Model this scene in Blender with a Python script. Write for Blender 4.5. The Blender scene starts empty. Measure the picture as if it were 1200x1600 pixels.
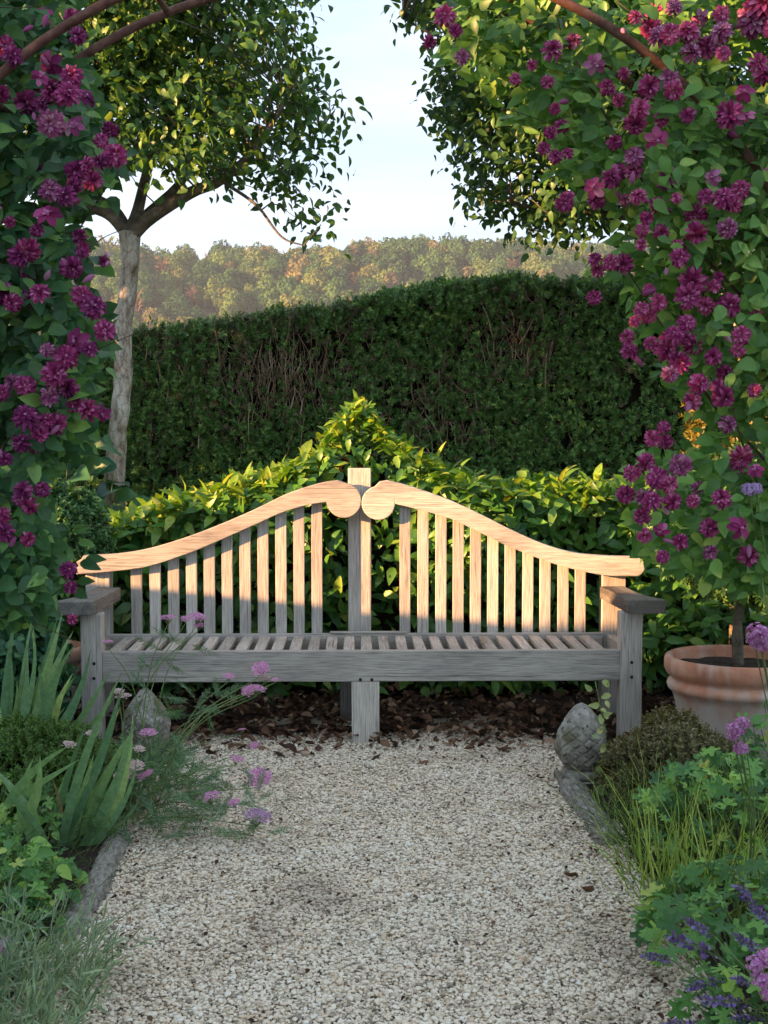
import bpy, bmesh, math, random
import numpy as np
from mathutils import Matrix, Vector, Euler, noise

random.seed(7)
RNG = np.random.default_rng(11)
sc = bpy.context.scene
COL = sc.collection
R_ = math.radians

# ---------------------------------------------------------------- camera, sky, sun, exposure
H, F = 1.41, 1980.0
PITCH, YAW = math.atan(105 / F), -math.atan(45 / F)
cd = bpy.data.cameras.new('camera')
cam = bpy.data.objects.new('camera', cd)
COL.objects.link(cam)
cam.location = (0, 0, H)
cam.rotation_euler = (math.pi / 2 - PITCH, 0, YAW)
cd.sensor_fit = 'VERTICAL'
cd.sensor_height = 24
cd.lens = 24 * F / 1600
cd.clip_start = .05
cd.clip_end = 5000
sc.camera = cam
CR = np.array(cam.rotation_euler.to_matrix())

SUN_AZ, SUN_EL = R_(70), R_(12)
S = Vector((-math.sin(SUN_AZ) * math.cos(SUN_EL), -math.cos(SUN_AZ) * math.cos(SUN_EL), math.sin(SUN_EL)))
w = bpy.data.worlds.new('World')
sc.world = w
w.use_nodes = True
wn = w.node_tree.nodes
sky = wn.new('ShaderNodeTexSky')
sky.sky_type = 'NISHITA'
sky.sun_disc = False
sky.sun_elevation = SUN_EL
sky.sun_rotation = math.atan2(S.x, S.y)
sky.altitude = 50
sky.air_density = 1.0
sky.dust_density = .3
sky.ozone_density = 1.0
wl = w.node_tree.links
# thin high cirrus veil over the whole clear evening sky
wtc = wn.new('ShaderNodeTexCoord')
wmp = wn.new('ShaderNodeMapping'); wmp.inputs['Scale'].default_value = (2.2, 2.2, 9)
wno = wn.new('ShaderNodeTexNoise'); wno.inputs['Scale'].default_value = 1.6; wno.inputs['Detail'].default_value = 6; wno.inputs['Distortion'].default_value = .6
wl.new(wtc.outputs['Generated'], wmp.inputs[0]); wl.new(wmp.outputs[0], wno.inputs['Vector'])
wcr = wn.new('ShaderNodeValToRGB')
wcr.color_ramp.elements[0].position = .40; wcr.color_ramp.elements[0].color = (.74, .99, 1.40, 1)
wcr.color_ramp.elements[1].position = .68; wcr.color_ramp.elements[1].color = (1.02, 1.18, 1.45, 1)
wl.new(wno.outputs[0], wcr.inputs[0])
wmx = wn.new('ShaderNodeMix'); wmx.data_type = 'RGBA'; wmx.inputs[0].default_value = .97
wl.new(sky.outputs[0], wmx.inputs[6]); wl.new(wcr.outputs[0], wmx.inputs[7])
wl.new(wmx.outputs[2], wn['Background'].inputs[0])
wn['Background'].inputs[1].default_value = .09
sd = bpy.data.lights.new('sun', 'SUN')
sd.energy = 2.2
sd.angle = R_(.5)
sd.color = (1, .53, .25)
so = bpy.data.objects.new('sun', sd)
so.rotation_euler = S.to_track_quat('Z', 'Y').to_euler()
COL.objects.link(so)
sc.view_settings.view_transform = 'Standard'
sc.view_settings.look = 'None'
sc.view_settings.gamma = 1
sc.view_settings.use_curve_mapping = False
sc.view_settings.exposure = 3.45
sc.view_settings.use_white_balance = True      # camera balanced for the open shade
sc.view_settings.white_balance_temperature = 7000
sc.view_settings.white_balance_tint = 7
sc.cycles.use_denoising = True
sc.cycles.max_bounces = 12
sc.cycles.diffuse_bounces = 6
sc.cycles.transmission_bounces = 6
sc.cycles.volume_bounces = 0


def P(px, py, d):
    """world point on the sight line of photo pixel (px, py) at depth y = d"""
    v = CR @ np.array(((px - 600) / F, -(py - 800) / F, -1.0))
    return np.array((0, 0, H)) + v * (d / v[1])


def project(p):
    q = (np.asarray(p) - np.array((0, 0, H))) @ CR
    z = np.maximum(-q[:, 2], 1e-3)
    return 600 + F * q[:, 0] / z, 800 - F * q[:, 1] / z, -q[:, 2]


# ---------------------------------------------------------------- materials
def nt(name):
    m = bpy.data.materials.new(name)
    m.use_nodes = True
    t = m.node_tree
    return m, t, t.nodes, t.links, t.nodes['Principled BSDF']


def rand_node(n, l):
    g = n.new('ShaderNodeNewGeometry')
    o = n.new('ShaderNodeObjectInfo')
    a = n.new('ShaderNodeMath'); a.operation = 'ADD'
    f = n.new('ShaderNodeMath'); f.operation = 'FRACT'
    l.new(g.outputs['Random Per Island'], a.inputs[0])
    l.new(o.outputs['Random'], a.inputs[1])
    l.new(a.outputs[0], f.inputs[0])
    return f.outputs[0]


def ramp(n, stops, interp='LINEAR'):
    r = n.new('ShaderNodeValToRGB')
    r.color_ramp.interpolation = interp
    e = r.color_ramp.elements
    while len(e) > 1:
        e.remove(e[-1])
    e[0].position = stops[0][0]
    e[0].color = (*stops[0][1], 1)
    for p, c in stops[1:]:
        x = e.new(p)
        x.color = (*c, 1)
    return r


def leaf_mat(name, stops, rough=.45, trans=.3, tcol=1.5, spec=.4, whole=False):
    m, t, n, l, b = nt(name)
    r = n.new('ShaderNodeObjectInfo').outputs['Random'] if whole else rand_node(n, l)
    cr = ramp(n, stops)
    l.new(r, cr.inputs[0])
    # soft variation along the blade
    tc = n.new('ShaderNodeTexCoord')
    no = n.new('ShaderNodeTexNoise'); no.inputs['Scale'].default_value = 60; no.inputs['Detail'].default_value = 2
    l.new(tc.outputs['Object'], no.inputs['Vector'])
    mr = n.new('ShaderNodeMapRange'); mr.inputs[1].default_value = .3; mr.inputs[2].default_value = .7
    mr.inputs[3].default_value = .8; mr.inputs[4].default_value = 1.2
    l.new(no.outputs[0], mr.inputs[0])
    mx = n.new('ShaderNodeMix'); mx.data_type = 'RGBA'; mx.blend_type = 'MULTIPLY'; mx.inputs[0].default_value = 1
    l.new(cr.outputs[0], mx.inputs[6]); l.new(mr.outputs[0], mx.inputs[7])
    l.new(mx.outputs[2], b.inputs['Base Color'])
    b.inputs['Roughness'].default_value = rough
    b.inputs['Specular IOR Level'].default_value = spec
    tr = n.new('ShaderNodeBsdfTranslucent')
    sc_ = n.new('ShaderNodeMix'); sc_.data_type = 'RGBA'; sc_.blend_type = 'MULTIPLY'; sc_.inputs[0].default_value = 1
    l.new(mx.outputs[2], sc_.inputs[6]); sc_.inputs[7].default_value = (tcol * 1.1, tcol, tcol * .45, 1)
    l.new(sc_.outputs[2], tr.inputs[0])
    ms = n.new('ShaderNodeMixShader'); ms.inputs[0].default_value = trans
    l.new(b.outputs[0], ms.inputs[1]); l.new(tr.outputs[0], ms.inputs[2])
    l.new(ms.outputs[0], n['Material Output'].inputs[0])
    return m


def petal_mat(name, stops):
    return leaf_mat(name, stops, rough=.6, trans=.25, tcol=1.1, spec=.2)


def rough_mat(name, stops, scale=8, detail=6, rough=.85, bump=.4, bscale=None, stretch=(1, 1, 1), dist=.01):
    m, t, n, l, b = nt(name)
    tc = n.new('ShaderNodeTexCoord')
    mp = n.new('ShaderNodeMapping'); mp.inputs['Scale'].default_value = stretch
    l.new(tc.outputs['Object'], mp.inputs[0])
    no = n.new('ShaderNodeTexNoise'); no.inputs['Scale'].default_value = scale; no.inputs['Detail'].default_value = detail
    no.inputs['Roughness'].default_value = .65
    l.new(mp.outputs[0], no.inputs['Vector'])
    cr = ramp(n, stops)
    l.new(no.outputs[0], cr.inputs[0])
    l.new(cr.outputs[0], b.inputs['Base Color'])
    b.inputs['Roughness'].default_value = rough
    b.inputs['Specular IOR Level'].default_value = .2
    n2 = n.new('ShaderNodeTexNoise'); n2.inputs['Scale'].default_value = bscale or scale * 4; n2.inputs['Detail'].default_value = 5
    l.new(mp.outputs[0], n2.inputs['Vector'])
    bp = n.new('ShaderNodeBump'); bp.inputs['Strength'].default_value = bump; bp.inputs['Distance'].default_value = dist
    l.new(n2.outputs[0], bp.inputs['Height'])
    l.new(bp.outputs[0], b.inputs['Normal'])
    return m


def plain(name, c, rough=.6, spec=.3):
    m, t, n, l, b = nt(name)
    b.inputs['Base Color'].default_value = (*c, 1)
    b.inputs['Roughness'].default_value = rough
    b.inputs['Specular IOR Level'].default_value = spec
    return m


def wood_mat(name, axis, tone=1.0, dirt=.35):
    """weathered silver oak: long fibres, dark checks, blotches; grain runs along the given axis"""
    m, t, n, l, b = nt(name)
    tc = n.new('ShaderNodeTexCoord')
    oi = n.new('ShaderNodeObjectInfo')
    ad = n.new('ShaderNodeVectorMath'); ad.operation = 'ADD'
    cv = n.new('ShaderNodeVectorMath'); cv.operation = 'SCALE'; cv.inputs[0].default_value = (13, 7, 19)
    l.new(oi.outputs['Random'], cv.inputs['Scale'])
    l.new(tc.outputs['Object'], ad.inputs[0]); l.new(cv.outputs[0], ad.inputs[1])

    def grain(lo, hi, detail, dist=0.0):
        mp = n.new('ShaderNodeMapping')
        s = [hi, hi, hi]; s[axis] = lo
        mp.inputs['Scale'].default_value = s
        l.new(ad.outputs[0], mp.inputs[0])
        no = n.new('ShaderNodeTexNoise'); no.inputs['Scale'].default_value = 1; no.inputs['Detail'].default_value = detail
        no.inputs['Roughness'].default_value = .6; no.inputs['Distortion'].default_value = dist
        l.new(mp.outputs[0], no.inputs['Vector'])
        return no.outputs[0]
    g1 = grain(9, 230, 4, .5)
    g2 = grain(4, 90, 3, 1.0)
    g3 = grain(2.2, 6, 4)
    cr = ramp(n, [(.24, (.12, .108, .095)), (.38, (.39, .36, .32)), (.55, (.54, .505, .455)), (.78, (.65, .62, .57))])
    l.new(g1, cr.inputs[0])
    cr2 = ramp(n, [(.28, (.5, .47, .45)), (.42, (.92, .9, .88)), (.7, (1.06, 1.03, 1.0))])
    l.new(g2, cr2.inputs[0])
    mx = n.new('ShaderNodeMix'); mx.data_type = 'RGBA'; mx.blend_type = 'MULTIPLY'; mx.inputs[0].default_value = .75
    l.new(cr.outputs[0], mx.inputs[6]); l.new(cr2.outputs[0], mx.inputs[7])
    cr3 = ramp(n, [(.3, (1 - dirt, 1 - dirt, 1 - dirt * .95)), (.55, (1, 1, 1))])
    l.new(g3, cr3.inputs[0])
    m2 = n.new('ShaderNodeMix'); m2.data_type = 'RGBA'; m2.blend_type = 'MULTIPLY'; m2.inputs[0].default_value = 1
    l.new(mx.outputs[2], m2.inputs[6]); l.new(cr3.outputs[0], m2.inputs[7])
    g4 = grain(1.6, 300, 2, .3)
    ck = ramp(n, [(.30, (.22, .2, .18)), (.37, (1, 1, 1))])
    l.new(g4, ck.inputs[0])
    m3 = n.new('ShaderNodeMix'); m3.data_type = 'RGBA'; m3.blend_type = 'MULTIPLY'; m3.inputs[0].default_value = 1
    l.new(m2.outputs[2], m3.inputs[6]); l.new(ck.outputs[0], m3.inputs[7])
    m2 = m3
    hv = n.new('ShaderNodeHueSaturation')
    l.new(m2.outputs[2], hv.inputs['Color'])
    vr = n.new('ShaderNodeMapRange'); vr.inputs[3].default_value = .82 * tone; vr.inputs[4].default_value = 1.12 * tone
    l.new(oi.outputs['Random'], vr.inputs[0]); l.new(vr.outputs[0], hv.inputs['Value'])
    l.new(hv.outputs[0], b.inputs['Base Color'])
    b.inputs['Roughness'].default_value = .8
    b.inputs['Specular IOR Level'].default_value = .2
    bp = n.new('ShaderNodeBump'); bp.inputs['Strength'].default_value = .6; bp.inputs['Distance'].default_value = .004
    l.new(g1, bp.inputs['Height'])
    l.new(bp.outputs[0], b.inputs['Normal'])
    return m


def random_mat(name, stops, rough=.85, bump=0, scale=200, patches=False):
    m, t, n, l, b = nt(name)
    r = rand_node(n, l)
    cr = ramp(n, stops)
    l.new(r, cr.inputs[0])
    tc = n.new('ShaderNodeTexCoord')
    no = n.new('ShaderNodeTexNoise'); no.inputs['Scale'].default_value = scale; no.inputs['Detail'].default_value = 3
    l.new(tc.outputs['Object'], no.inputs['Vector'])
    mr = n.new('ShaderNodeMapRange'); mr.inputs[1].default_value = .3; mr.inputs[2].default_value = .7
    mr.inputs[3].default_value = .75; mr.inputs[4].default_value = 1.15
    l.new(no.outputs[0], mr.inputs[0])
    mx = n.new('ShaderNodeMix'); mx.data_type = 'RGBA'; mx.blend_type = 'MULTIPLY'; mx.inputs[0].default_value = 1
    l.new(cr.outputs[0], mx.inputs[6]); l.new(mr.outputs[0], mx.inputs[7])
    l.new(mx.outputs[2], b.inputs['Base Color'])
    if patches:       # damp and dusty areas a pace or so across
        ge = n.new('ShaderNodeNewGeometry')
        pn = n.new('ShaderNodeTexNoise'); pn.inputs['Scale'].default_value = 2.2; pn.inputs['Detail'].default_value = 5
        l.new(ge.outputs['Position'], pn.inputs['Vector'])
        pc = ramp(n, [(.30, (.74, .70, .66)), (.46, (1, .97, .93)), (.62, (1, 1, 1)), (.75, (.96, .88, .78))])
        l.new(pn.outputs[0], pc.inputs[0])
        pm = n.new('ShaderNodeMix'); pm.data_type = 'RGBA'; pm.blend_type = 'MULTIPLY'; pm.inputs[0].default_value = 1
        l.new(mx.outputs[2], pm.inputs[6]); l.new(pc.outputs[0], pm.inputs[7])
        l.new(pm.outputs[2], b.inputs['Base Color'])
    b.inputs['Roughness'].default_value = rough
    b.inputs['Specular IOR Level'].default_value = .25
    return m


M = {}
M['clematis_leaf'] = leaf_mat('clematis_leaf', [(0, (0.052, 0.149, 0.033)), (.5, (0.105, 0.253, 0.052)), (.85, (0.178, 0.356, 0.075)), (1, (0.327, 0.475, 0.105))])
M['clematis_shade'] = leaf_mat('clematis_shade', [(0, (0.030, 0.098, 0.041)), (.55, (0.053, 0.149, 0.053)), (.9, (0.120, 0.269, 0.075)), (1, (0.209, 0.374, 0.090))])  # shaded copy of the clematis leaf, shade put into darker greens
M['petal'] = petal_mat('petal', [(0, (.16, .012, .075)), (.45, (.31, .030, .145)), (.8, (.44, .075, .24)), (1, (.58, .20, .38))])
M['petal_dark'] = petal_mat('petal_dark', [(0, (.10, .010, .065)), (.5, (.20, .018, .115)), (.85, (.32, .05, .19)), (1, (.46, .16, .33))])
M['petal_light'] = petal_mat('petal_light', [(0, (.24, .022, .10)), (.45, (.42, .055, .19)), (.8, (.54, .12, .29)), (1, (.66, .28, .44))])
M['petal_faded'] = petal_mat('petal_faded', [(0, (.20, .03, .12)), (.5, (.36, .09, .23)), (.85, (.48, .20, .35)), (1, (.58, .36, .46))])
M['button'] = plain('button', (.42, .16, .28), .7)
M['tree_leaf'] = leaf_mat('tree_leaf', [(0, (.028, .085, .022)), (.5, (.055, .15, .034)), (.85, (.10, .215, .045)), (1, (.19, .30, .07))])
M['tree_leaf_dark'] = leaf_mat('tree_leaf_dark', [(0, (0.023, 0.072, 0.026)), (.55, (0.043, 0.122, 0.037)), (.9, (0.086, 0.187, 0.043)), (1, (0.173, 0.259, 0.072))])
M['laurel'] = leaf_mat('laurel', [(0, (0.025, 0.098, 0.018)), (.5, (0.052, 0.161, 0.025)), (.85, (0.092, 0.230, 0.034)), (1, (0.184, 0.299, 0.046))], rough=.38, trans=.2, spec=.4)
M['laurel_young'] = leaf_mat('laurel_young', [(0, (.06, .17, .02)), (.45, (.12, .26, .03)), (.85, (.22, .34, .045)), (1, (.36, .42, .07))], rough=.4, trans=.35, spec=.4)
M['hedge_leaf'] = leaf_mat('hedge_leaf', [(0, (0.036, 0.110, 0.029)), (.5, (0.083, 0.209, 0.047)), (.85, (0.170, 0.328, 0.074)), (1, (0.315, 0.472, 0.119))], trans=.15)
M['hedge_brown'] = leaf_mat('hedge_brown', [(0, (0.076, 0.057, 0.034)), (.6, (0.170, 0.132, 0.076)), (1, (0.302, 0.227, 0.132))], trans=.1)
M['box_leaf'] = leaf_mat('box_leaf', [(0, (0.037, 0.106, 0.037)), (.6, (0.069, 0.175, 0.056)), (1, (0.138, 0.275, 0.088))])
M['thyme_brown'] = leaf_mat('thyme_brown', [(0, (0.062, 0.062, 0.022)), (.5, (0.125, 0.125, 0.044)), (.8, (0.200, 0.163, 0.075)), (1, (0.300, 0.250, 0.125))])
M['thyme_green'] = leaf_mat('thyme_green', [(0, (0.039, 0.098, 0.016)), (.6, (0.078, 0.169, 0.026)), (1, (0.156, 0.260, 0.052))])
M['geranium'] = leaf_mat('geranium', [(0, (0.040, 0.122, 0.038)), (.45, (0.086, 0.237, 0.057)), (.8, (0.166, 0.359, 0.079)), (.95, (0.316, 0.517, 0.101)), (1, (0.489, 0.489, 0.129))])
M['broad_leaf'] = leaf_mat('broad_leaf', [(0, (0.026, 0.098, 0.058)), (.6, (0.046, 0.143, 0.072)), (1, (0.091, 0.234, 0.078))], rough=.4)
M['iris'] = leaf_mat('iris', [(0, (0.106, 0.224, 0.119)), (.5, (0.172, 0.317, 0.152)), (.85, (0.251, 0.409, 0.172)), (1, (0.370, 0.502, 0.185))], rough=.4, trans=.25)
M['iris_dead'] = rough_mat('iris_dead', [(.3, (.12, .06, .03)), (.5, (.32, .2, .10)), (.7, (.45, .33, .2))], 18)
M['chive'] = leaf_mat('chive', [(0, (0.184, 0.310, 0.057)), (.6, (0.391, 0.517, 0.103)), (1, (0.575, 0.632, 0.207))])
M['grass'] = leaf_mat('grass', [(0, (.05, .12, .025)), (.6, (.10, .2, .04)), (1, (.25, .30, .10))])
M['lavender_leaf'] = leaf_mat('lavender_leaf', [(0, (0.144, 0.228, 0.132)), (.6, (0.240, 0.336, 0.204)), (1, (0.360, 0.444, 0.288))], rough=.7)
M['lavender_bud'] = petal_mat('lavender_bud', [(0, (.10, .07, .17)), (.6, (.2, .14, .36)), (1, (.36, .27, .60))])
M['verbena'] = petal_mat('verbena', [(0, (.42, .12, .38)), (.6, (.58, .26, .54)), (1, (.72, .48, .68))])
M['scabious'] = petal_mat('scabious', [(0, (.40, .26, .58)), (1, (.60, .46, .74))])
M['yarrow_pink'] = petal_mat('yarrow_pink', [(0, (.50, .16, .36)), (.6, (.62, .28, .50)), (1, (.70, .42, .58))])
M['yarrow_pale'] = petal_mat('yarrow_pale', [(0, (.52, .34, .33)), (.6, (.62, .46, .45)), (1, (.72, .62, .58))])
M['yarrow_mauve'] = petal_mat('yarrow_mauve', [(0, (.30, .15, .30)), (.6, (.42, .24, .42)), (1, (.52, .36, .52))])
M['yarrow_leaf'] = leaf_mat('yarrow_leaf', [(0, (0.060, 0.132, 0.072)), (.6, (0.108, 0.216, 0.108)), (1, (0.204, 0.324, 0.156))], rough=.6)
M['stalk'] = leaf_mat('stalk', [(0, (.10, .17, .05)), (1, (.18, .26, .08))], trans=.1)
M['vine'] = rough_mat('vine', [(.3, (.05, .035, .022)), (.7, (.14, .10, .06))], 30)
M['dead_leaf'] = leaf_mat('dead_leaf', [(0, (.035, .018, .012)), (.4, (.085, .042, .026)), (.75, (.16, .085, .05)), (.93, (.28, .18, .115)), (1, (.42, .31, .21))], rough=.75, trans=.08, spec=.2)
M['twig'] = random_mat('twig', [(0, (.14, .09, .05)), (.4, (.30, .22, .13)), (.8, (.48, .37, .24)), (1, (.62, .52, .38))])
M['gold_leaf'] = leaf_mat('gold_leaf', [(0, (.09, .10, .02)), (.6, (.16, .14, .03)), (1, (.24, .19, .05))])
M['wood_x'] = wood_mat('wood_x', 0)
M['wood_y'] = wood_mat('wood_y', 1, .95)
M['wood_z'] = wood_mat('wood_z', 2, 1.08, .2)
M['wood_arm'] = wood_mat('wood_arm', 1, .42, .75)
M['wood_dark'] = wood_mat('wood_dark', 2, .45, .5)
M['plug'] = plain('plug', (.02, .018, .016), .7)
M['rust'] = rough_mat('rust', [(.3, (.075, .035, .028)), (.5, (.14, .07, .052)), (.7, (.22, .12, .09))], 40, bump=.5, dist=.002)
M['bark_pale'] = None
M['limb'] = rough_mat('limb', [(.3, (.06, .05, .036)), (.55, (.15, .125, .09)), (.75, (.30, .26, .20))], 14, bump=.8)
M['terracotta'] = None
M['stone'] = None
M['compost'] = rough_mat('compost', [(.3, (.02, .014, .01)), (.5, (.05, .036, .026)), (.7, (.12, .10, .08))], 60, bump=1, dist=.02)
M['soil'] = rough_mat('soil', [(.3, (.018, .012, .009)), (.55, (.04, .027, .02)), (.75, (.075, .055, .04))], 14, bump=1, dist=.03)
M['grit'] = rough_mat('grit', [(.3, (.34, .29, .22)), (.6, (.52, .46, .37))], 90, bump=.8)
M['pebble'] = random_mat('pebble', [(0, (.20, .17, .135)), (.10, (.48, .40, .30)), (.35, (.76, .665, .525)), (.75, (.84, .755, .62)), (.88, (.66, .50, .35)), (.93, (.82, .76, .65)), (1, (.86, .81, .72))], .8, scale=90, patches=True)
M['core'] = plain('core', (.012, .010, .006), 1, 0)  # near-black fill that paints the shade deep inside hedges and shrubs
M['log'] = rough_mat('log', [(.3, (.10, .09, .075)), (.5, (.28, .255, .215)), (.7, (.50, .47, .42))], 22, bump=1, dist=.012, stretch=(3, 1, 3))
M['shed'] = rough_mat('shed', [(.3, (.06, .05, .04)), (.7, (.13, .11, .09))], 12)
M['hill'] = rough_mat('hill', [(.3, (.03, .04, .02)), (.7, (.07, .07, .035))], .05)
M['forest'] = leaf_mat('forest', [(0, (.03, .085, .036)), (.4, (.05, .125, .044)), (.65, (.085, .16, .05)), (.85, (.12, .175, .055)), (.96, (.18, .19, .06)), (1, (.17, .14, .08))], trans=.1, spec=.1, rough=.8, whole=True)
M['bare_tree'] = plain('bare_tree', (.15, .10, .08), .9, .1)


def bark_mat():
    m, t, n, l, b = nt('bark_pale')
    tc = n.new('ShaderNodeTexCoord')
    mp = n.new('ShaderNodeMapping'); mp.inputs['Scale'].default_value = (14, 14, 5)
    l.new(tc.outputs['Object'], mp.inputs[0])
    no = n.new('ShaderNodeTexNoise'); no.inputs['Scale'].default_value = 1.4; no.inputs['Detail'].default_value = 8; no.inputs['Roughness'].default_value = .7
    l.new(mp.outputs[0], no.inputs['Vector'])
    vo = n.new('ShaderNodeTexVoronoi'); vo.feature = 'DISTANCE_TO_EDGE'; vo.inputs['Scale'].default_value = 1.6
    mp2 = n.new('ShaderNodeMapping'); mp2.inputs['Scale'].default_value = (13, 13, 8)
    l.new(tc.outputs['Object'], mp2.inputs[0])
    ad = n.new('ShaderNodeVectorMath'); ad.operation = 'ADD'
    l.new(mp2.outputs[0], ad.inputs[0]); l.new(no.outputs['Color'], ad.inputs[1])
    l.new(ad.outputs[0], vo.inputs['Vector'])
    cr = ramp(n, [(.34, (.13, .09, .06)), (.45, (.36, .30, .23)), (.56, (.54, .50, .43)), (.75, (.66, .63, .57))])
    l.new(no.outputs[0], cr.inputs[0])
    ce = ramp(n, [(0, (.34, .29, .24)), (.05, (1, 1, 1))])
    l.new(vo.outputs[0], ce.inputs[0])
    mx = n.new('ShaderNodeMix'); mx.data_type = 'RGBA'; mx.blend_type = 'MULTIPLY'; mx.inputs[0].default_value = .9
    l.new(cr.outputs[0], mx.inputs[6]); l.new(ce.outputs[0], mx.inputs[7])
    l.new(mx.outputs[2], b.inputs['Base Color'])
    b.inputs['Roughness'].default_value = .9
    bp = n.new('ShaderNodeBump'); bp.inputs['Strength'].default_value = .9; bp.inputs['Distance'].default_value = .01
    l.new(vo.outputs[0], bp.inputs['Height']); l.new(bp.outputs[0], b.inputs['Normal'])
    return m


def terracotta_mat():
    m, t, n, l, b = nt('terracotta')
    tc = n.new('ShaderNodeTexCoord')
    no = n.new('ShaderNodeTexNoise'); no.inputs['Scale'].default_value = 5; no.inputs['Detail'].default_value = 7; no.inputs['Roughness'].default_value = .65
    l.new(tc.outputs['Object'], no.inputs['Vector'])
    mp = n.new('ShaderNodeMapping'); mp.inputs['Scale'].default_value = (9, 9, 2.4)
    l.new(tc.outputs['Object'], mp.inputs[0])
    n2 = n.new('ShaderNodeTexNoise'); n2.inputs['Scale'].default_value = 1; n2.inputs['Detail'].default_value = 6
    l.new(mp.outputs[0], n2.inputs['Vector'])
    sx = n.new('ShaderNodeSeparateXYZ'); l.new(tc.outputs['Object'], sx.inputs[0])
    # lime bloom rises from the damp lower wall of the pot
    mr = n.new('ShaderNodeMapRange'); mr.inputs[1].default_value = .12; mr.inputs[2].default_value = .40; mr.inputs[3].default_value = .34; mr.inputs[4].default_value = .0
    l.new(sx.outputs[2], mr.inputs[0])
    a = n.new('ShaderNodeMath'); a.operation = 'ADD'; l.new(n2.outputs[0], a.inputs[0]); l.new(mr.outputs[0], a.inputs[1])
    cw = ramp(n, [(.48, (0, 0, 0)), (.72, (1, 1, 1))]); l.new(a.outputs[0], cw.inputs[0])
    cr = ramp(n, [(.3, (.34, .125, .07)), (.5, (.52, .23, .14)), (.7, (.62, .36, .25))]); l.new(no.outputs[0], cr.inputs[0])
    mx = n.new('ShaderNodeMix'); mx.data_type = 'RGBA'; l.new(cw.outputs[0], mx.inputs[0])
    l.new(cr.outputs[0], mx.inputs[6]); mx.inputs[7].default_value = (.55, .47, .40, 1)
    l.new(mx.outputs[2], b.inputs['Base Color']); b.inputs['Roughness'].default_value = .85; b.inputs['Specular IOR Level'].default_value = .2
    bp = n.new('ShaderNodeBump'); bp.inputs['Strength'].default_value = .35; bp.inputs['Distance'].default_value = .006
    l.new(no.outputs[0], bp.inputs['Height']); l.new(bp.outputs[0], b.inputs['Normal'])
    return m


def stone_mat():
    m, t, n, l, b = nt('stone')
    tc = n.new('ShaderNodeTexCoord')
    no = n.new('ShaderNodeTexNoise'); no.inputs['Scale'].default_value = 16; no.inputs['Detail'].default_value = 8; no.inputs['Roughness'].default_value = .7
    l.new(tc.outputs['Object'], no.inputs['Vector'])
    n2 = n.new('ShaderNodeTexNoise'); n2.inputs['Scale'].default_value = 42; n2.inputs['Detail'].default_value = 3
    l.new(tc.outputs['Object'], n2.inputs['Vector'])
    cr = ramp(n, [(.3, (.09, .08, .065)), (.48, (.22, .20, .165)), (.62, (.36, .345, .30)), (.75, (.5, .5, .46))]); l.new(no.outputs[0], cr.inputs[0])
    cl = ramp(n, [(.30, (.22, .21, .18)), (.38, (1, 1, 1))]); l.new(n2.outputs[0], cl.inputs[0])
    mx = n.new('ShaderNodeMix'); mx.data_type = 'RGBA'; mx.blend_type = 'MULTIPLY'; mx.inputs[0].default_value = 1
    l.new(cr.outputs[0], mx.inputs[6]); l.new(cl.outputs[0], mx.inputs[7])
    n3 = n.new('ShaderNodeTexNoise'); n3.inputs['Scale'].default_value = 9; n3.inputs['Detail'].default_value = 6
    l.new(tc.outputs['Object'], n3.inputs['Vector'])
    cm = ramp(n, [(.52, (0, 0, 0)), (.62, (.8, .8, .8))]); l.new(n3.outputs[0], cm.inputs[0])
    mo = n.new('ShaderNodeMix'); mo.data_type = 'RGBA'; l.new(cm.outputs[0], mo.inputs[0])
    l.new(mx.outputs[2], mo.inputs[6]); mo.inputs[7].default_value = (.13, .125, .06, 1)
    l.new(mo.outputs[2], b.inputs['Base Color']); b.inputs['Roughness'].default_value = .95
    bp = n.new('ShaderNodeBump'); bp.inputs['Strength'].default_value = .8; bp.inputs['Distance'].default_value = .006
    l.new(n2.outputs[0], bp.inputs['Height']); l.new(bp.outputs[0], b.inputs['Normal'])
    return m


M['bark_pale'] = bark_mat()
M['terracotta'] = terracotta_mat()
M['stone'] = stone_mat()


# ---------------------------------------------------------------- mesh helpers
def mesh_of(name, pieces, mats, smooth=False):
    """pieces: list of (V (n,3), F (m,k) int array or list of such arrays, material index)"""
    me = bpy.data.meshes.new(name)
    Vs, loops, starts, mi, off, ls = [], [], [], [], 0, 0
    for V, Fs, k in pieces:
        V = np.asarray(V, float)
        Vs.append(V)
        for Fa in (Fs if isinstance(Fs, list) else [Fs]):
            Fa = np.asarray(Fa, int)
            loops.append((Fa + off).ravel())
            starts.append(ls + np.arange(len(Fa)) * Fa.shape[1])
            mi.append(np.full(len(Fa), k))
            ls += Fa.size
        off += len(V)
    V = np.concatenate(Vs); L = np.concatenate(loops); S0 = np.concatenate(starts); mi = np.concatenate(mi)
    me.vertices.add(len(V)); me.vertices.foreach_set('co', V.astype(np.float32).ravel())
    me.loops.add(len(L)); me.loops.foreach_set('vertex_index', L.astype(np.int32))
    me.polygons.add(len(S0)); me.polygons.foreach_set('loop_start', S0.astype(np.int32))
    for m in (mats if isinstance(mats, (list, tuple)) else [mats]):
        me.materials.append(m)
    me.polygons.foreach_set('material_index', mi.astype(np.int32))
    if smooth:
        me.polygons.foreach_set('use_smooth', np.ones(len(S0), bool))
    me.update(calc_edges=True)
    return me


def link(name, data, parent=None, loc=None, kind=None):
    o = bpy.data.objects.new(name, data)
    COL.objects.link(o)
    if parent is not None:
        o.parent = parent
    if loc is not None:
        o.location = loc
    if kind:
        o['kind'] = kind
    return o


def thing(name, label, cat, loc=(0, 0, 0), group=None, data=None):
    o = link(name, data, loc=loc)
    o['label'] = label
    o['category'] = cat
    if group:
        o['group'] = group
    return o


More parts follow.
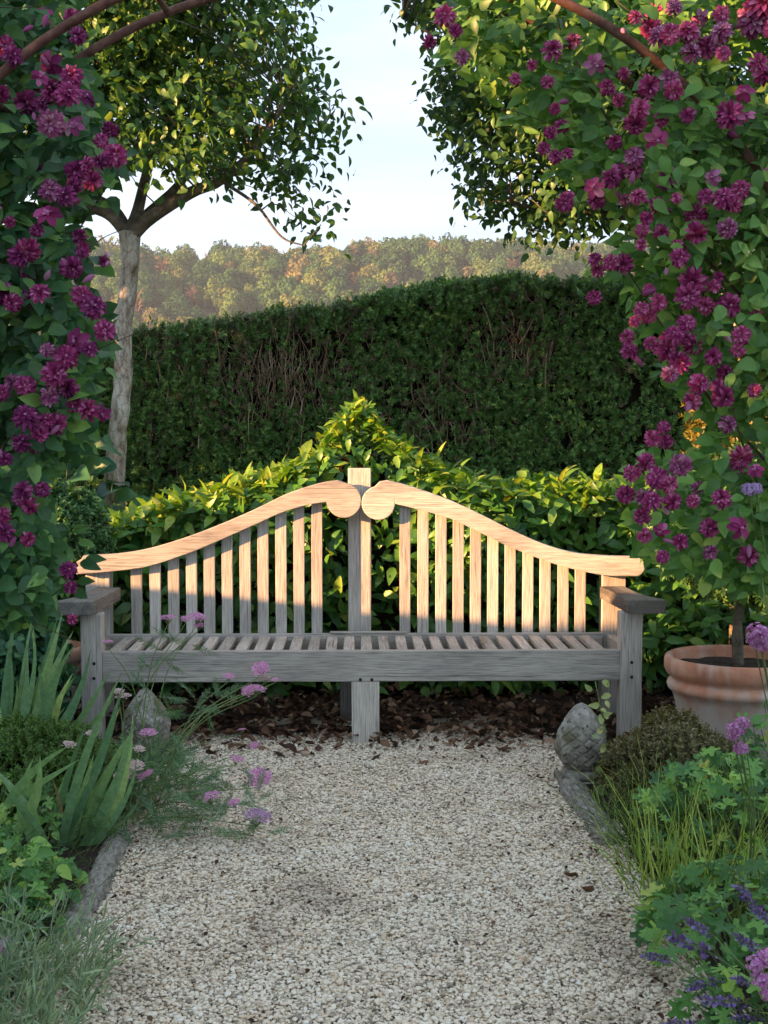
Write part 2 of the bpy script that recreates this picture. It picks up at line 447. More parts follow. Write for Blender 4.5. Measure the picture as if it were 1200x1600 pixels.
def base_of(t):
    while t.parent is not None:
        t = t.parent
    return np.array(t.location)


def part(name, pieces, mats, t, smooth=False, kind=None, label=None):
    """pieces in world coordinates"""
    b = base_of(t)
    o = link(name, mesh_of(name, [(np.asarray(V) - b, Fs, k) for V, Fs, k in pieces], mats, smooth), t, kind=kind)
    if label:
        o['label'] = label
    return o


def structure(name, pieces, mats, smooth=False, kind='structure'):
    return link(name, mesh_of(name, pieces, mats, smooth), kind=kind)


def tube(pts, rad, n=6, cap=True):
    pts = np.asarray(pts, float)
    m = len(pts)
    rad = np.broadcast_to(np.asarray(rad, float), (m,))
    tan = np.gradient(pts, axis=0)
    tan /= np.linalg.norm(tan, axis=1)[:, None] + 1e-12
    up = np.array((0, 0, 1.0)) if abs(tan[0][2]) < .9 else np.array((1.0, 0, 0))
    x = np.cross(up, tan[0]); x /= np.linalg.norm(x)
    V = []
    a = np.arange(n) * 2 * math.pi / n
    for i in range(m):
        x = x - tan[i] * (x @ tan[i]); x /= np.linalg.norm(x) + 1e-12
        y = np.cross(tan[i], x)
        V.append(pts[i] + rad[i] * (np.cos(a)[:, None] * x + np.sin(a)[:, None] * y))
    V = np.concatenate(V)
    i, j = np.meshgrid(np.arange(m - 1), np.arange(n), indexing='ij')
    j2 = (j + 1) % n
    Fq = np.stack([i * n + j, i * n + j2, (i + 1) * n + j2, (i + 1) * n + j], -1).reshape(-1, 4)
    Fs = [Fq]
    if cap:
        Fs += [np.arange(n)[::-1][None], (np.arange(n) + (m - 1) * n)[None]]
    return V, Fs


def spline(ctrl, n=24):
    c = np.asarray(ctrl, float)
    c = np.vstack([2 * c[0] - c[1], c, 2 * c[-1] - c[-2]])
    out = []
    seg = len(c) - 3
    for u in np.linspace(0, seg, n):
        i = min(int(u), seg - 1); t = u - i
        p0, p1, p2, p3 = c[i:i + 4]
        out.append(.5 * (2 * p1 + (p2 - p0) * t + (2 * p0 - 5 * p1 + 4 * p2 - p3) * t * t + (3 * p1 - p0 - 3 * p2 + p3) * t ** 3))
    return np.array(out)


def bm_mesh(name, bm, mat, smooth=False):
    me = bpy.data.meshes.new(name)
    bm.to_mesh(me); bm.free()
    for m in (mat if isinstance(mat, (list, tuple)) else [mat]):
        me.materials.append(m)
    if smooth:
        for p in me.polygons:
            p.use_smooth = True
    return me


def box_part(name, x0, x1, y0, y1, z0, z1, mat, t, bev=.004, wob=.0015):
    bm = bmesh.new()
    bmesh.ops.create_cube(bm, size=1)
    b = base_of(t)
    for v in bm.verts:
        v.co = Vector(((x0 + x1) / 2 + v.co.x * (x1 - x0) - b[0] + random.uniform(-wob, wob),
                       (y0 + y1) / 2 + v.co.y * (y1 - y0) - b[1] + random.uniform(-wob, wob),
                       (z0 + z1) / 2 + v.co.z * (z1 - z0) - b[2]))
    bmesh.ops.bevel(bm, geom=bm.edges[:], offset=bev, segments=2, affect='EDGES', profile=.6)
    return link(name, bm_mesh(name, bm, mat), t)


def prism_part(name, outline, axis, a0, a1, mat, t, bev=.004):
    """outline: (u,v) pairs; axis 1 -> (x,z) extruded along y; axis 2 -> (x,y) extruded along z"""
    bm = bmesh.new()
    b = base_of(t)
    mk = (lambda u, v, a: Vector((u - b[0], a - b[1], v - b[2]))) if axis == 1 else (lambda u, v, a: Vector((u - b[0], v - b[1], a - b[2])))
    vs0 = [bm.verts.new(mk(u, v, a0)) for u, v in outline]
    vs1 = [bm.verts.new(mk(u, v, a1)) for u, v in outline]
    n = len(outline)
    f0 = bm.faces.new(vs0); f1 = bm.faces.new(vs1[::-1])
    for i in range(n):
        bm.faces.new((vs0[i], vs1[i], vs1[(i + 1) % n], vs0[(i + 1) % n]))
    bmesh.ops.recalc_face_normals(bm, faces=bm.faces[:])
    ed = [e for e in bm.edges if any(len(f.verts) > 4 for f in e.link_faces)]
    if bev:
        bmesh.ops.bevel(bm, geom=ed, offset=bev, segments=2, affect='EDGES', profile=.6)
    return link(name, bm_mesh(name, bm, mat), t)


def lathe(profile, n=48, wob=0):
    p = np.asarray(profile, float)
    a = np.arange(n) * 2 * math.pi / n
    V = np.stack([p[:, 0][:, None] * np.cos(a), p[:, 0][:, None] * np.sin(a), np.repeat(p[:, 1][:, None], n, 1)], -1).reshape(-1, 3)
    m = len(p)
    i, j = np.meshgrid(np.arange(m - 1), np.arange(n), indexing='ij')
    j2 = (j + 1) % n
    return V, np.stack([i * n + j, i * n + j2, (i + 1) * n + j2, (i + 1) * n + j], -1).reshape(-1, 4)


# ---------------------------------------------------------------- leaf prototypes (base at origin, blade along +Y, face +Z)
def blade(stations, fold=.25, curl=.25, wave=0.0):
    """stations: (t, half width) with t 0..1 ; returns unit length leaf"""
    V = []
    for t, hw in stations:
        z = -curl * t * t
        f = fold * hw
        V += [(-hw, t, z + f + wave * math.sin(t * 17)), (0, t, z), (hw, t, z + f - wave * math.sin(t * 13 + 1))]
    n = len(stations)
    Fq = []
    for i in range(n - 1):
        a = 3 * i
        Fq += [(a, a + 1, a + 4, a + 3), (a + 1, a + 2, a + 5, a + 4)]
    return np.array(V), np.array(Fq)


OVATE = blade([(0, .02), (.12, .17), (.35, .29), (.65, .24), (.88, .10), (1, .008)], .35, .3)
OVATE2 = blade([(0, .02), (.15, .22), (.4, .31), (.7, .22), (1, .01)], .15, .5)
ROUND = blade([(0, .03), (.15, .26), (.45, .38), (.75, .27), (1, .02)], .3, .25)
ELLIP = blade([(0, .015), (.15, .15), (.4, .245), (.7, .21), (.9, .1), (1, .008)], .4, .35)
ELLIP2 = blade([(0, .015), (.2, .17), (.5, .255), (.8, .15), (1, .008)], .2, .6)
HEART = blade([(0, .06), (.08, .3), (.25, .42), (.5, .38), (.78, .2), (1, .01)], .2, .35, .02)
NARROW = blade([(0, .02), (.35, .045), (.7, .04), (1, .005)], .2, .2)
CURLED = blade([(0, .03), (.2, .24), (.45, .34), (.7, .26), (1, .02)], .9, -.35, .05)
CURLED2 = blade([(0, .03), (.25, .2), (.5, .3), (.75, .18), (1, .02)], -.7, .5, .04)


def palmate(lobes=7, cut=.55, seed=0):
    r = random.Random(seed)
    N = lobes * 6
    V = [(0, 0, 0)]
    span = R_(310)
    for k in range(N + 1):
        u = k / N
        a = math.pi / 2 + span / 2 - u * span
        ph = (u * lobes) % 1
        rad = (1 - cut * abs(math.cos(math.pi * ph)) ** 1.6) * (1 + .10 * math.cos(6 * math.pi * ph)) * (.82 + .18 * math.sin(math.pi * u)) * r.uniform(.95, 1.05)
        V.append((.55 * rad * math.cos(a), .55 * rad * math.sin(a) + .0, .10 * rad * rad + .05 * math.cos(2 * math.pi * ph)))
    Fq = [(0, k + 2, k + 1) for k in range(N)]
    return np.array(V), np.array(Fq)


PALM = palmate(7, .6, 1)
PALM2 = palmate(5, .5, 2)


def basis(d, n, s, sx=None):
    d = d / (np.linalg.norm(d, axis=1)[:, None] + 1e-9)
    z = n - (n * d).sum(1)[:, None] * d
    z /= np.linalg.norm(z, axis=1)[:, None] + 1e-9
    x = np.cross(d, z)
    s = np.asarray(s)[:, None]
    return np.stack([x * s, d * s, z * s], -1)


def merged(proto, B, p, k=0):
    V, Fq = proto
    W = np.einsum('nij,vj->nvi', B, V) + p[:, None]
    n = len(p)
    return W.reshape(-1, 3), (Fq[None] + (np.arange(n) * len(V))[:, None, None]).reshape(-1, Fq.shape[1]), k


def singles_pick(p, s, limit, cell=13, minpx=9):
    px, py, d = project(p)
    ok = (d > .3) & (px > 0) & (px < 1200) & (py > 0) & (py < 1600) & (s * F / d > minpx)
    best = {}
    for i in np.nonzero(ok)[0]:
        k = (int(px[i] // cell), int(py[i] // cell))
        if k not in best or d[i] < d[best[k]]:
            best[k] = i
    c = sorted(best.values(), key=lambda i: -s[i] / d[i])
    # spread the chosen ones over the plant instead of taking one corner
    c = c[:int(limit * 2)]
    random.Random(3).shuffle(c)
    return np.array(sorted(c[:limit]), int)


def foliage(t, protos, B, p, s, mat, limit=300, name='leaf', rest='foliage', cell=13):
    """the leaves that show largest become parts of their own, the rest one part of kind stuff"""
    which = RNG.integers(0, len(protos), len(p))
    pick = singles_pick(p, s, limit, cell) if limit else np.array([], int)
    mask = np.zeros(len(p), bool); mask[pick] = True
    pcs = [merged(pr, B[(which == k) & ~mask], p[(which == k) & ~mask]) for k, pr in enumerate(protos)]
    part(rest, pcs, mat, t, True, 'stuff')
    if len(pick):
        base = base_of(t)
        ms = [mesh_of(name, [(pr[0], pr[1], 0)], mat, True) for pr in protos]
        for i in pick:
            o = link(name, ms[which[i]], t)
            m = Matrix([[*B[i][r], p[i][r] - base[r]] for r in range(3)] + [[0, 0, 0, 1]])
            o.matrix_local = m


def rdir(n, rng=RNG):
    v = rng.normal(size=(n, 3))
    return v / np.linalg.norm(v, axis=1)[:, None]


# ---------------------------------------------------------------- scatter of uncountable small pieces (kind stuff)
GROUPS = {}


def scatter(name, p, rot, scl, protos, parent=None, kind='stuff'):
    key = tuple(m.name for m in protos)
    if key not in GROUPS:
        c = bpy.data.collections.new(name + '_source')
        for m in protos:
            c.objects.link(bpy.data.objects.new(name + '_source', m))
        g = bpy.data.node_groups.new(name, 'GeometryNodeTree')
        g.interface.new_socket('Geometry', in_out='INPUT', socket_type='NodeSocketGeometry')
        g.interface.new_socket('Geometry', in_out='OUTPUT', socket_type='NodeSocketGeometry')
        n, l = g.nodes, g.links
        gi, go = n.new('NodeGroupInput'), n.new('NodeGroupOutput')
        ip = n.new('GeometryNodeInstanceOnPoints')
        ci = n.new('GeometryNodeCollectionInfo')
        ci.inputs['Collection'].default_value = c
        ci.inputs['Separate Children'].default_value = True
        ci.inputs['Reset Children'].default_value = True
        ip.inputs['Pick Instance'].default_value = True

        def attr(nm, ty):
            a = n.new('GeometryNodeInputNamedAttribute'); a.data_type = ty; a.inputs[0].default_value = nm
            return a.outputs[0]
        l.new(gi.outputs[0], ip.inputs['Points'])
        l.new(ci.outputs[0], ip.inputs['Instance'])
        l.new(attr('idx', 'INT'), ip.inputs['Instance Index'])
        er = n.new('FunctionNodeEulerToRotation')
        l.new(attr('rot', 'FLOAT_VECTOR'), er.inputs[0])
        l.new(er.outputs[0], ip.inputs['Rotation'])
        l.new(attr('scl', 'FLOAT_VECTOR'), ip.inputs['Scale'])
        l.new(ip.outputs[0], go.inputs[0])
        GROUPS[key] = g
    p = np.asarray(p, float)
    if parent is not None:
        p = p - base_of(parent)
    me = bpy.data.meshes.new(name)
    me.vertices.add(len(p)); me.vertices.foreach_set('co', p.astype(np.float32).ravel())
    scl = np.asarray(scl, float)
    if scl.ndim == 1:
        scl = np.repeat(scl[:, None], 3, 1)
    for nm, ty, dat, fld in (('rot', 'FLOAT_VECTOR', rot, 'vector'), ('scl', 'FLOAT_VECTOR', scl, 'vector'), ('idx', 'INT', RNG.integers(0, len(protos), len(p)), 'value')):
        a = me.attributes.new(nm, ty, 'POINT')
        a.data.foreach_set(fld, np.asarray(dat, np.int32 if ty == 'INT' else np.float32).ravel())
    for m in protos[0].materials:
        me.materials.append(m)
    o = link(name, me, parent, kind=kind)
    md = o.modifiers.new('scatter', 'NODES')
    md.node_group = GROUPS[key]
    return o


def euler_towards(nrm, spread=.5):
    """euler so that local +Z follows nrm with jitter and a random spin"""
    out = np.empty_like(nrm)
    for i, v in enumerate(nrm + RNG.normal(size=nrm.shape) * spread):
        q = Vector(v).to_track_quat('Z', 'Y')
        e = (q.to_matrix() @ Matrix.Rotation(random.uniform(0, 6.28), 3, 'Z')).to_euler()
        out[i] = e
    return out


def sprig_mesh(name, mat, seed, leaves=14, length=1.0, leaf=.34, proto=None, spread=1.0):
    """short twig along +Z with small leaves round it"""
    r = np.random.default_rng(seed)
    n = leaves
    t = np.linspace(.1, 1, n)
    a = np.arange(n) * 2.4 + r.uniform(0, 1, n)
    p = np.stack([.05 * np.sin(t * 5 + seed), .05 * np.cos(t * 4 + seed), t * length], -1)
    d = np.stack([np.cos(a) * spread, np.sin(a) * spread, .45 + .6 * t], -1)
    nn = np.stack([-np.cos(a) * .5, -np.sin(a) * .5, np.ones(n)], -1) + r.normal(size=(n, 3)) * .3
    s = leaf * r.uniform(.7, 1.15, n)
    pr = proto or blade([(0, .05), (.4, .22), (1, .03)], .2, .2)
    return mesh_of(name, [merged(pr, basis(d, nn, s), p)], mat, True)


SPRIG = {}


def sprigs(kind, mat, n=4, **kw):
    if kind not in SPRIG:
        SPRIG[kind] = [sprig_mesh(kind + '_sprig', mat, 10 * len(SPRIG) + i, **kw) for i in range(n)]
    return SPRIG[kind]


def sphere_pts(n, c, r, top=-1.0, jitter=.12):
    v = rdir(n * 3)
    v = v[v[:, 2] > top][:n]
    k = 1 + RNG.normal(size=len(v)) * jitter
    return np.asarray(c) + v * np.asarray(r) * k[:, None], v


def noisy_keep(p, scale, thr, seed=0.0):
    return np.array([noise.noise(Vector(q) * scale + Vector((seed, seed * 2, -seed))) > thr for q in p])


def lumpy(c, r, seed=0, sub=3, amp=.12, squash=1):
    bm = bmesh.new()
    bmesh.ops.create_icosphere(bm, subdivisions=sub, radius=1)
    for v in bm.verts:
        k = 1 + amp * noise.noise(v.co * 2.3 + Vector((seed, seed, seed))) * 2
        v.co = v.co * k
    V = np.array([v.co[:] for v in bm.verts]) * np.asarray(r) + np.asarray(c)
    Fq = np.array([[v.index for v in f.verts] for f in bm.faces])
    bm.free()
    return V, Fq, 0


# ================================================================ SETTING
def grid(x0, x1, y0, y1, nx, ny, zf):
    X, Y = np.meshgrid(np.linspace(x0, x1, nx), np.linspace(y0, y1, ny), indexing='ij')
    Z = np.vectorize(zf)(X, Y)
    V = np.stack([X, Y, Z], -1).reshape(-1, 3)
    i, j = np.meshgrid(np.arange(nx - 1), np.arange(ny - 1), indexing='ij')
    a = i * ny + j
    return V, np.stack([a, a + ny, a + ny + 1, a + 1], -1).reshape(-1, 4), 0


structure('ground', [grid(-400, 400, -30, 880, 40, 40, lambda x, y: -.02)], M['soil'])
structure('flower_bed_soil', [grid(-4.5, -.87, 1.0, 10.5, 60, 120, lambda x, y: .015 + .03 * noise.noise(Vector((x * 3, y * 3, 0))) + .02 * noise.noise(Vector((x * 12, y * 12, 0)))),
                              grid(.94, 4.5, 1.0, 10.5, 60, 120, lambda x, y: .015 + .03 * noise.noise(Vector((x * 3, y * 3, 5))) + .02 * noise.noise(Vector((x * 12, y * 12, 0)))),
                              grid(-.87, .94, 6.15, 10.5, 40, 80, lambda x, y: .0 + .03 * noise.noise(Vector((x * 3, y * 3, 5))))], M['soil'], True)
structure('gravel_path', [grid(-.92, 1.0, .5, 6.5, 40, 120, lambda x, y: -.004 + .012 * noise.noise(Vector((x * 2, y * 2, 3))))], M['grit'], True)


def hill_z(x, y):
    u = min(max((y - 415) / 235, 0), 1)
    z = -3 + 94 * (u * u * (3 - 2 * u)) ** .8
    w_ = min(u * 2.2, 1) * (1.15 - u)
    z += w_ * 30 * noise.noise(Vector(((x + y * .35) / 75, y / 260, 1.7))) + w_ * 12 * noise.noise(Vector(((x + y * .3) / 34, y / 110, .3))) + u * 3 * noise.noise(Vector((x / 40, 0, .3)))
    z -= u * 12 * max(0, (-x - 60) / 100)
    return z if y < 680 else z - (y - 680) * .1


structure('wooded_hill', [grid(-350, 390, 240, 860, 90, 80, hill_z)], M['hill'], True)


def crown_mesh(seed, mat, n=1500):
    r = np.random.default_rng(seed)
    v = rdir(n, r); v = v[v[:, 2] > -.6]
    lob = np.array([1 + .2 * noise.noise(Vector(q) * 2.6 + Vector((seed * 3.1, 0, 0))) * 2 for q in v])
    p = v * lob[:, None] * np.array((.5, .5, .55)) * r.uniform(.88, 1.0, len(v))[:, None]
    d = rdir(len(p), r) + v * .1
    nn = v + r.normal(size=p.shape) * .22 + np.array((0, 0, .3))
    B = basis(d, nn, r.uniform(.05, .09, len(p)))
    pr = blade([(0, .2), (.5, .5), (1, .15)], .2, .2)
    inner = lumpy((0, 0, 0), (.37, .37, .41), seed, 3, .2)
    return mesh_of('far_crown', [merged(pr, B, p - B[:, :, 1] * .5), inner], mat)


def bare_mesh(seed):
    r = np.random.default_rng(seed)
    pcs = [(*tube([(0, 0, -.6), (0, 0, .3)], [.018, .01], 4), 0)]
    for k in range(40):
        z = r.uniform(-.3, .3); a = r.uniform(0, 6.28)
        e = np.array((math.cos(a) * .25, math.sin(a) * .25, z + r.uniform(.15, .3)))
        pcs.append((*tube([(0, 0, z), e * np.array((.5, .5, 1)), e], [.012, .01, .006], 3), 0))
    return mesh_of('far_crown', pcs, M['bare_tree'])


FAR = [crown_mesh(i, M['forest']) for i in range(6)] + [bare_mesh(3)]
pts, scl = [], []
for y in np.arange(420, 690, 9.5):
    half = y * .36 + 30
    for x in np.arange(-half, half, 9.0):
        X, Y = x + random.uniform(-4, 4), y + random.uniform(-4, 4)
        h = random.uniform(8, 14) * (1.25 if random.random() < .15 else 1)
        pts.append((X, Y, hill_z(X, Y) + h * .42)); scl.append((h * random.uniform(.75, .98), h * random.uniform(.75, .98), h))
pts = np.array(pts)
scatter('forest', pts, np.stack([np.zeros(len(pts)), np.zeros(len(pts)), RNG.uniform(0, 6.28, len(pts))], -1), np.array(scl), FAR)

hb = bmesh.new(); bmesh.ops.create_cube(hb, size=1)
for v in hb.verts:
    v.co = Vector((v.co.x * 860, 425 + v.co.y * 930, 61.5 + v.co.z * 128))
hm, ht, hn, hl, hbs = nt('haze')
hn.remove(hbs)
pv = hn.new('ShaderNodeVolumePrincipled')
pv.inputs['Color'].default_value = (.66, .80, 1, 1)
pv.inputs['Density'].default_value = .00021
hl.new(pv.outputs[0], hn['Material Output'].inputs['Volume'])
link('haze', bm_mesh('haze', hb, hm), kind='stuff')


# ---------------------------------------------------------------- gravel
def pebble_mesh(seed):
    bm = bmesh.new(); bmesh.ops.create_icosphere(bm, subdivisions=2, radius=.5)
    r = random.Random(seed)
    sx, sy, sz = r.uniform(.8, 1.2), r.uniform(.65, 1), r.uniform(.42, .7)
    for v in bm.verts:
        k = 1 + .45 * noise.noise(v.co * 2.4 + Vector((seed * 5, 1, 2)))
        v.co = Vector((v.co.x * sx * k, v.co.y * sy * k, v.co.z * sz * k))
    return bm_mesh('pebble', bm, M['pebble'], True)


PEB = [pebble_mesh(i) for i in range(10)]
g = []
pitch = .0090
for layer, (dens, z0) in enumerate(((1, .003), (.4, .009))):
    n = int(1.86 * 3.75 / pitch ** 2 * dens)
    if layer == 0:
        X, Y = np.meshgrid(np.arange(-.9, .98, pitch), np.arange(2.55, 6.3, pitch))
        X = X.ravel() + RNG.uniform(-.004, .004, X.size); Y = Y.ravel() + RNG.uniform(-.004, .004, Y.size)
    else:
        X, Y = RNG.uniform(-.9, .98, n), RNG.uniform(2.55, 6.3, n)
    Z = np.array([z0 + .012 * noise.noise(Vector((x * 2, y * 2, 3))) for x, y in zip(X, Y)]) + RNG.uniform(-.002, .003, len(X))
    g.append(np.stack([X, Y, Z], -1))
g = np.concatenate(g)
# thin out towards the dark litter under the bench
far = np.clip((g[:, 1] - 5.75) / .5, 0, 1)
nz = np.array([noise.noise(Vector((q[0] * 4, q[1] * 4, 9))) for q in g])
g = g[(RNG.random(len(g)) > far * 1.1 + nz * far)]
scatter('gravel', g, RNG.uniform(-.33, .33, (len(g), 3)) + np.stack([np.zeros(len(g)), np.zeros(len(g)), RNG.uniform(0, 6.28, len(g))], -1), RNG.lognormal(math.log(.0110), .27, len(g)), PEB)


# ---------------------------------------------------------------- bench
D, DB = 5.9, 6.43
bench = thing('garden_bench', 'long weathered oak garden bench with a curved scroll-topped slatted back', 'bench', (.03, 6.2, 0))
fl = box_part('front_leg', -1.281, -1.185, 5.90, 5.985, 0, .622, M['wood_z'], bench)
fr = box_part('front_leg', 1.25, 1.352, 5.90, 5.985, 0, .622, M['wood_z'], bench)
cl = box_part('front_leg', -.018, .112, 5.912, 5.985, 0, .297, M['wood_z'], bench)
box_part('back_leg', -1.368, -1.246, 6.43, 6.52, 0, .775, M['wood_z'], bench)
box_part('back_leg', 1.264, 1.386, 6.43, 6.52, 0, .775, M['wood_z'], bench)
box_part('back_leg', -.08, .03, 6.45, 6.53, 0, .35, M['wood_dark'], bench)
rail = box_part('front_rail', -1.184, 1.249, 5.91, 5.96, .298, .442, M['wood_x'], bench)
box_part('back_rail', -1.245, 1.263, 6.405, 6.425, .34, .452, M['wood_x'], bench)
box_part('batten', -.13, .265, 6.395, 6.428, .4535, .4615, M['wood_x'], bench, .002)
box_part('side_rail', -1.27, -1.23, 5.986, 6.429, .30, .44, M['wood_y'], bench)
box_part('side_rail', 1.29, 1.33, 5.986, 6.429, .30, .44, M['wood_y'], bench)
box_part('centre_post', -.036, .082, 6.50, 6.58, .30, 1.29, M['wood_z'], bench, .006)
for xs in np.arange(-1.14, 1.22, .0853):
    box_part('seat_slat', xs - .026, xs + .026, 5.962, 6.403, .418, .439, M['wood_y'], bench, .003, .003)


def bpx(l):
    return [tuple(P(x, y, DB - .03)[[0, 2]]) for x, y in l]


def arc(cx, cy, r, a0, a1, n):
    return [(cx + r * math.cos(R_(a)), cy - r * math.sin(R_(a))) for a in np.linspace(a0, a1, n)]


lt = spline([(131, 868), (180, 866), (230, 858), (290, 840), (350, 817), (400, 795), (450, 771), (500, 755), (528, 750.5)], 40)
lbm = spline([(120, 897), (170, 893), (230, 885), (290, 866), (330, 850), (400, 819), (440, 801), (480, 789), (511, 784)], 40)
left = [tuple(q) for q in lt] + arc(537.5, 782, 27, 78, -180, 26) + [tuple(q) for q in lbm[::-1]] + [(117, 890), (124, 884), (120, 878), (128, 873)]
prism_part('top_rail', bpx(left), 1, DB - .045, DB + .035, M['wood_x'], bench)
rt = spline([(606, 750.5), (640, 759), (700, 780), (750, 803), (800, 828), (850, 850), (900, 864), (950, 869), (990, 870)], 40)
rb = spline([(617, 787), (650, 795), (700, 809), (740, 827), (780, 847), (830, 868), (880, 885), (940, 898), (990, 900)], 40)
right = [tuple(q) for q in rb[::-1]] + arc(591, 786, 26, 0, -258, 26) + [(594, 752.5)] + [tuple(q) for q in rt] + arc(992, 885, 15, 88, -88, 10)
prism_part('top_rail', bpx(right)[::-1], 1, DB - .045, DB + .035, M['wood_x'], bench)
top_y = lambda px: np.interp(px, lbm[:, 0], lbm[:, 1]) if px < 560 else np.interp(px, rb[:, 0], rb[:, 1])
for px in (213, 242, 271, 299, 327, 355, 383, 411, 439, 467, 495, 633, 661, 689, 716, 743, 770, 797, 825, 852, 880, 907):
    x = P(px, 900, DB)[0]
    zt = P(px, top_y(px) - 12, DB - .03)[2]
    box_part('back_slat', x - .0275, x + .0275, DB - .003, DB + .022, .40, zt, M['wood_z'], bench, .002, .001)
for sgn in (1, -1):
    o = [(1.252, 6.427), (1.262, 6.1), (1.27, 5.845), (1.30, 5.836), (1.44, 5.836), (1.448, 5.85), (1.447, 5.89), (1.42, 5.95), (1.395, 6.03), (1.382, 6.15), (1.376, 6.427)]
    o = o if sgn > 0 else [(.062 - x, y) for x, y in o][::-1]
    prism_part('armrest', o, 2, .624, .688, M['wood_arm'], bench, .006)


def plugs(t, pts, y):
    for px, py in pts:
        c = P(px, py, y)
        V, Fs = tube([c + (0, .004, 0), c - (0, .003, 0)], [.0075, .0075], 8)
        part('peg', [(V, Fs, 0)], M['plug'], t)


plugs(fl, [(147, 1037), (147, 1060)], 5.899)
plugs(fr, [(987, 1035), (987, 1058)], 5.899)
plugs(rail, [(563, 1062), (581, 1062)], 5.909)

# ---------------------------------------------------------------- dead leaves
n = 3200
X, Y = RNG.uniform(-1.5, 1.7, n), RNG.uniform(5.72, 7.2, n)
keep = RNG.random(n) < np.clip((Y - 5.62) / .45, .04, 1)
X, Y = X[keep], Y[keep]
n = len(X)
p = np.stack([X, Y, RNG.uniform(.012, .05, n)], -1)
B = basis(np.stack([RNG.normal(size=n), RNG.normal(size=n), RNG.normal(size=n) * .2], -1), np.stack([RNG.normal(size=n) * .45, RNG.normal(size=n) * .45 - .15, np.ones(n)], -1), RNG.uniform(.022, .062, n))
structure('leaf_litter', [merged(CURLED, B[::2], p[::2]), merged(CURLED2, B[1::2], p[1::2])], M['dead_leaf'], True, 'stuff')
LEAFM = [mesh_of('fallen_leaf', [(pr[0], pr[1], 0)], M['dead_leaf'], True) for pr in (CURLED, CURLED2)]


def fallen(px, py, s, label, group, z=.018):
    d = H * F / max(py - 695, 1)
    q = P(px, py, d * (1 - z / H))
    o = thing('fallen_leaf', label, 'leaf', tuple(q), group, random.choice(LEAFM))
    o.scale = (s, s, s)
    o.rotation_euler = (random.uniform(-.4, .4), random.uniform(-.4, .4), random.uniform(0, 6.28))


for px, py, s in ((585, 1208, .07), (615, 1212, .06), (640, 1205, .05), (660, 1200, .06), (598, 1315, .028), (580, 1347, .04), (600, 1350, .03), (457, 1356, .03), (448, 1370, .025), (705, 1370, .045),
                  (632, 1410, .035), (657, 1405, .035), (740, 1400, .03), (693, 1386, .03), (349, 1367, .03), (207, 1402, .035), (292, 1556, .04), (675, 1498, .025), (718, 1550, .02), (715, 1535, .018),
                  (895, 1337, .05), (905, 1375, .06), (930, 1400, .06), (960, 1475, .06), (985, 1485, .07), (1000, 1500, .05), (310, 1195, .06), (330, 1180, .06), (700, 1205, .05), (770, 1205, .05),
                  (930, 1435, .05), (975, 1500, .05), (990, 1560, .06), (1010, 1575, .06), (985, 1590, .05)):
    fallen(px, py, s, 'curled brown dead leaf lying loose on the pale gravel', 'dead leaves scattered over the gravel')
rr = random.Random(5)
for k in range(90):
    fallen(rr.uniform(290, 960), 1078 + 100 * rr.random() ** .8, rr.uniform(.05, .085), 'curled brown dead leaf on the litter drift under the bench', 'dead leaves drifted under the bench', .04)
n = 800
X = np.where(RNG.random(n) < .6, np.where(RNG.random(n) < .5, -.8, .84) + RNG.normal(size=n) * .09, RNG.uniform(-.8, .85, n)); Y = RNG.uniform(2.7, 5.9, n)
p = np.stack([X, Y, np.full(n, .018)], -1)
structure('debris', [merged(CURLED, basis(rdir(n) * np.array((1, 1, .2)), rdir(n) * .5 + np.array((0, 0, 1.0)), RNG.uniform(.008, .022, n)), p)], M['dead_leaf'], True, 'stuff')
# small green seedlings on the gravel
for px, py in ((858, 1388), (425, 1558), (430, 1572), (790, 1382), (545, 1338), (900, 1410), (925, 1415)):
    d = H * F / (py - 695)
    q = P(px, py, d)
    m = 5
    a = np.arange(m) * 1.3
    sd_ = thing('seedling', 'tiny green weed seedling sprouting from the gravel', 'weed', tuple(q), 'weed seedlings in the gravel')
    Bq = basis(np.stack([np.cos(a), np.sin(a), np.full(m, .5)], -1), np.tile((0, 0, 1.0), (m, 1)), np.full(m, .03))
    part('foliage', [merged(ROUND, Bq, np.tile(q, (m, 1)))], M['geranium'], sd_, True, 'stuff')


# ---------------------------------------------------------------- edging logs, finials, pots
def log_thing(a, b, r, label):
    a, b = np.asarray(a, float), np.asarray(b, float)
    t = thing('edging_log', label, 'log', tuple(a))
    m_ = 90
    pts = np.array([a + (b - a) * u + np.array((.010 * math.sin(u * 5), 0, .004 * math.sin(u * 8))) for u in np.linspace(0, 1, m_)])
    V, Fs = tube(pts, [r * (1 + .05 * math.sin(k * 1.1) + .06 * noise.noise(Vector((k * .21, a[0], 0)))) * (1 - .5 * (max(0, abs(2 * k / (m_ - 1) - 1) - .93) / .07) ** 2) for k in range(m_)], 14)
    part('log', [(V, Fs, 0)], M['log'], t, True)


log_thing((-.835, 3.5, .0), (-.825, 4.45, .005), .045, 'grey rounded edging log between gravel and the iris bed')
log_thing((.885, 4.35, .0), (.885, 5.08, .012), .05, 'grey ridged edging log running up to a stone plinth')


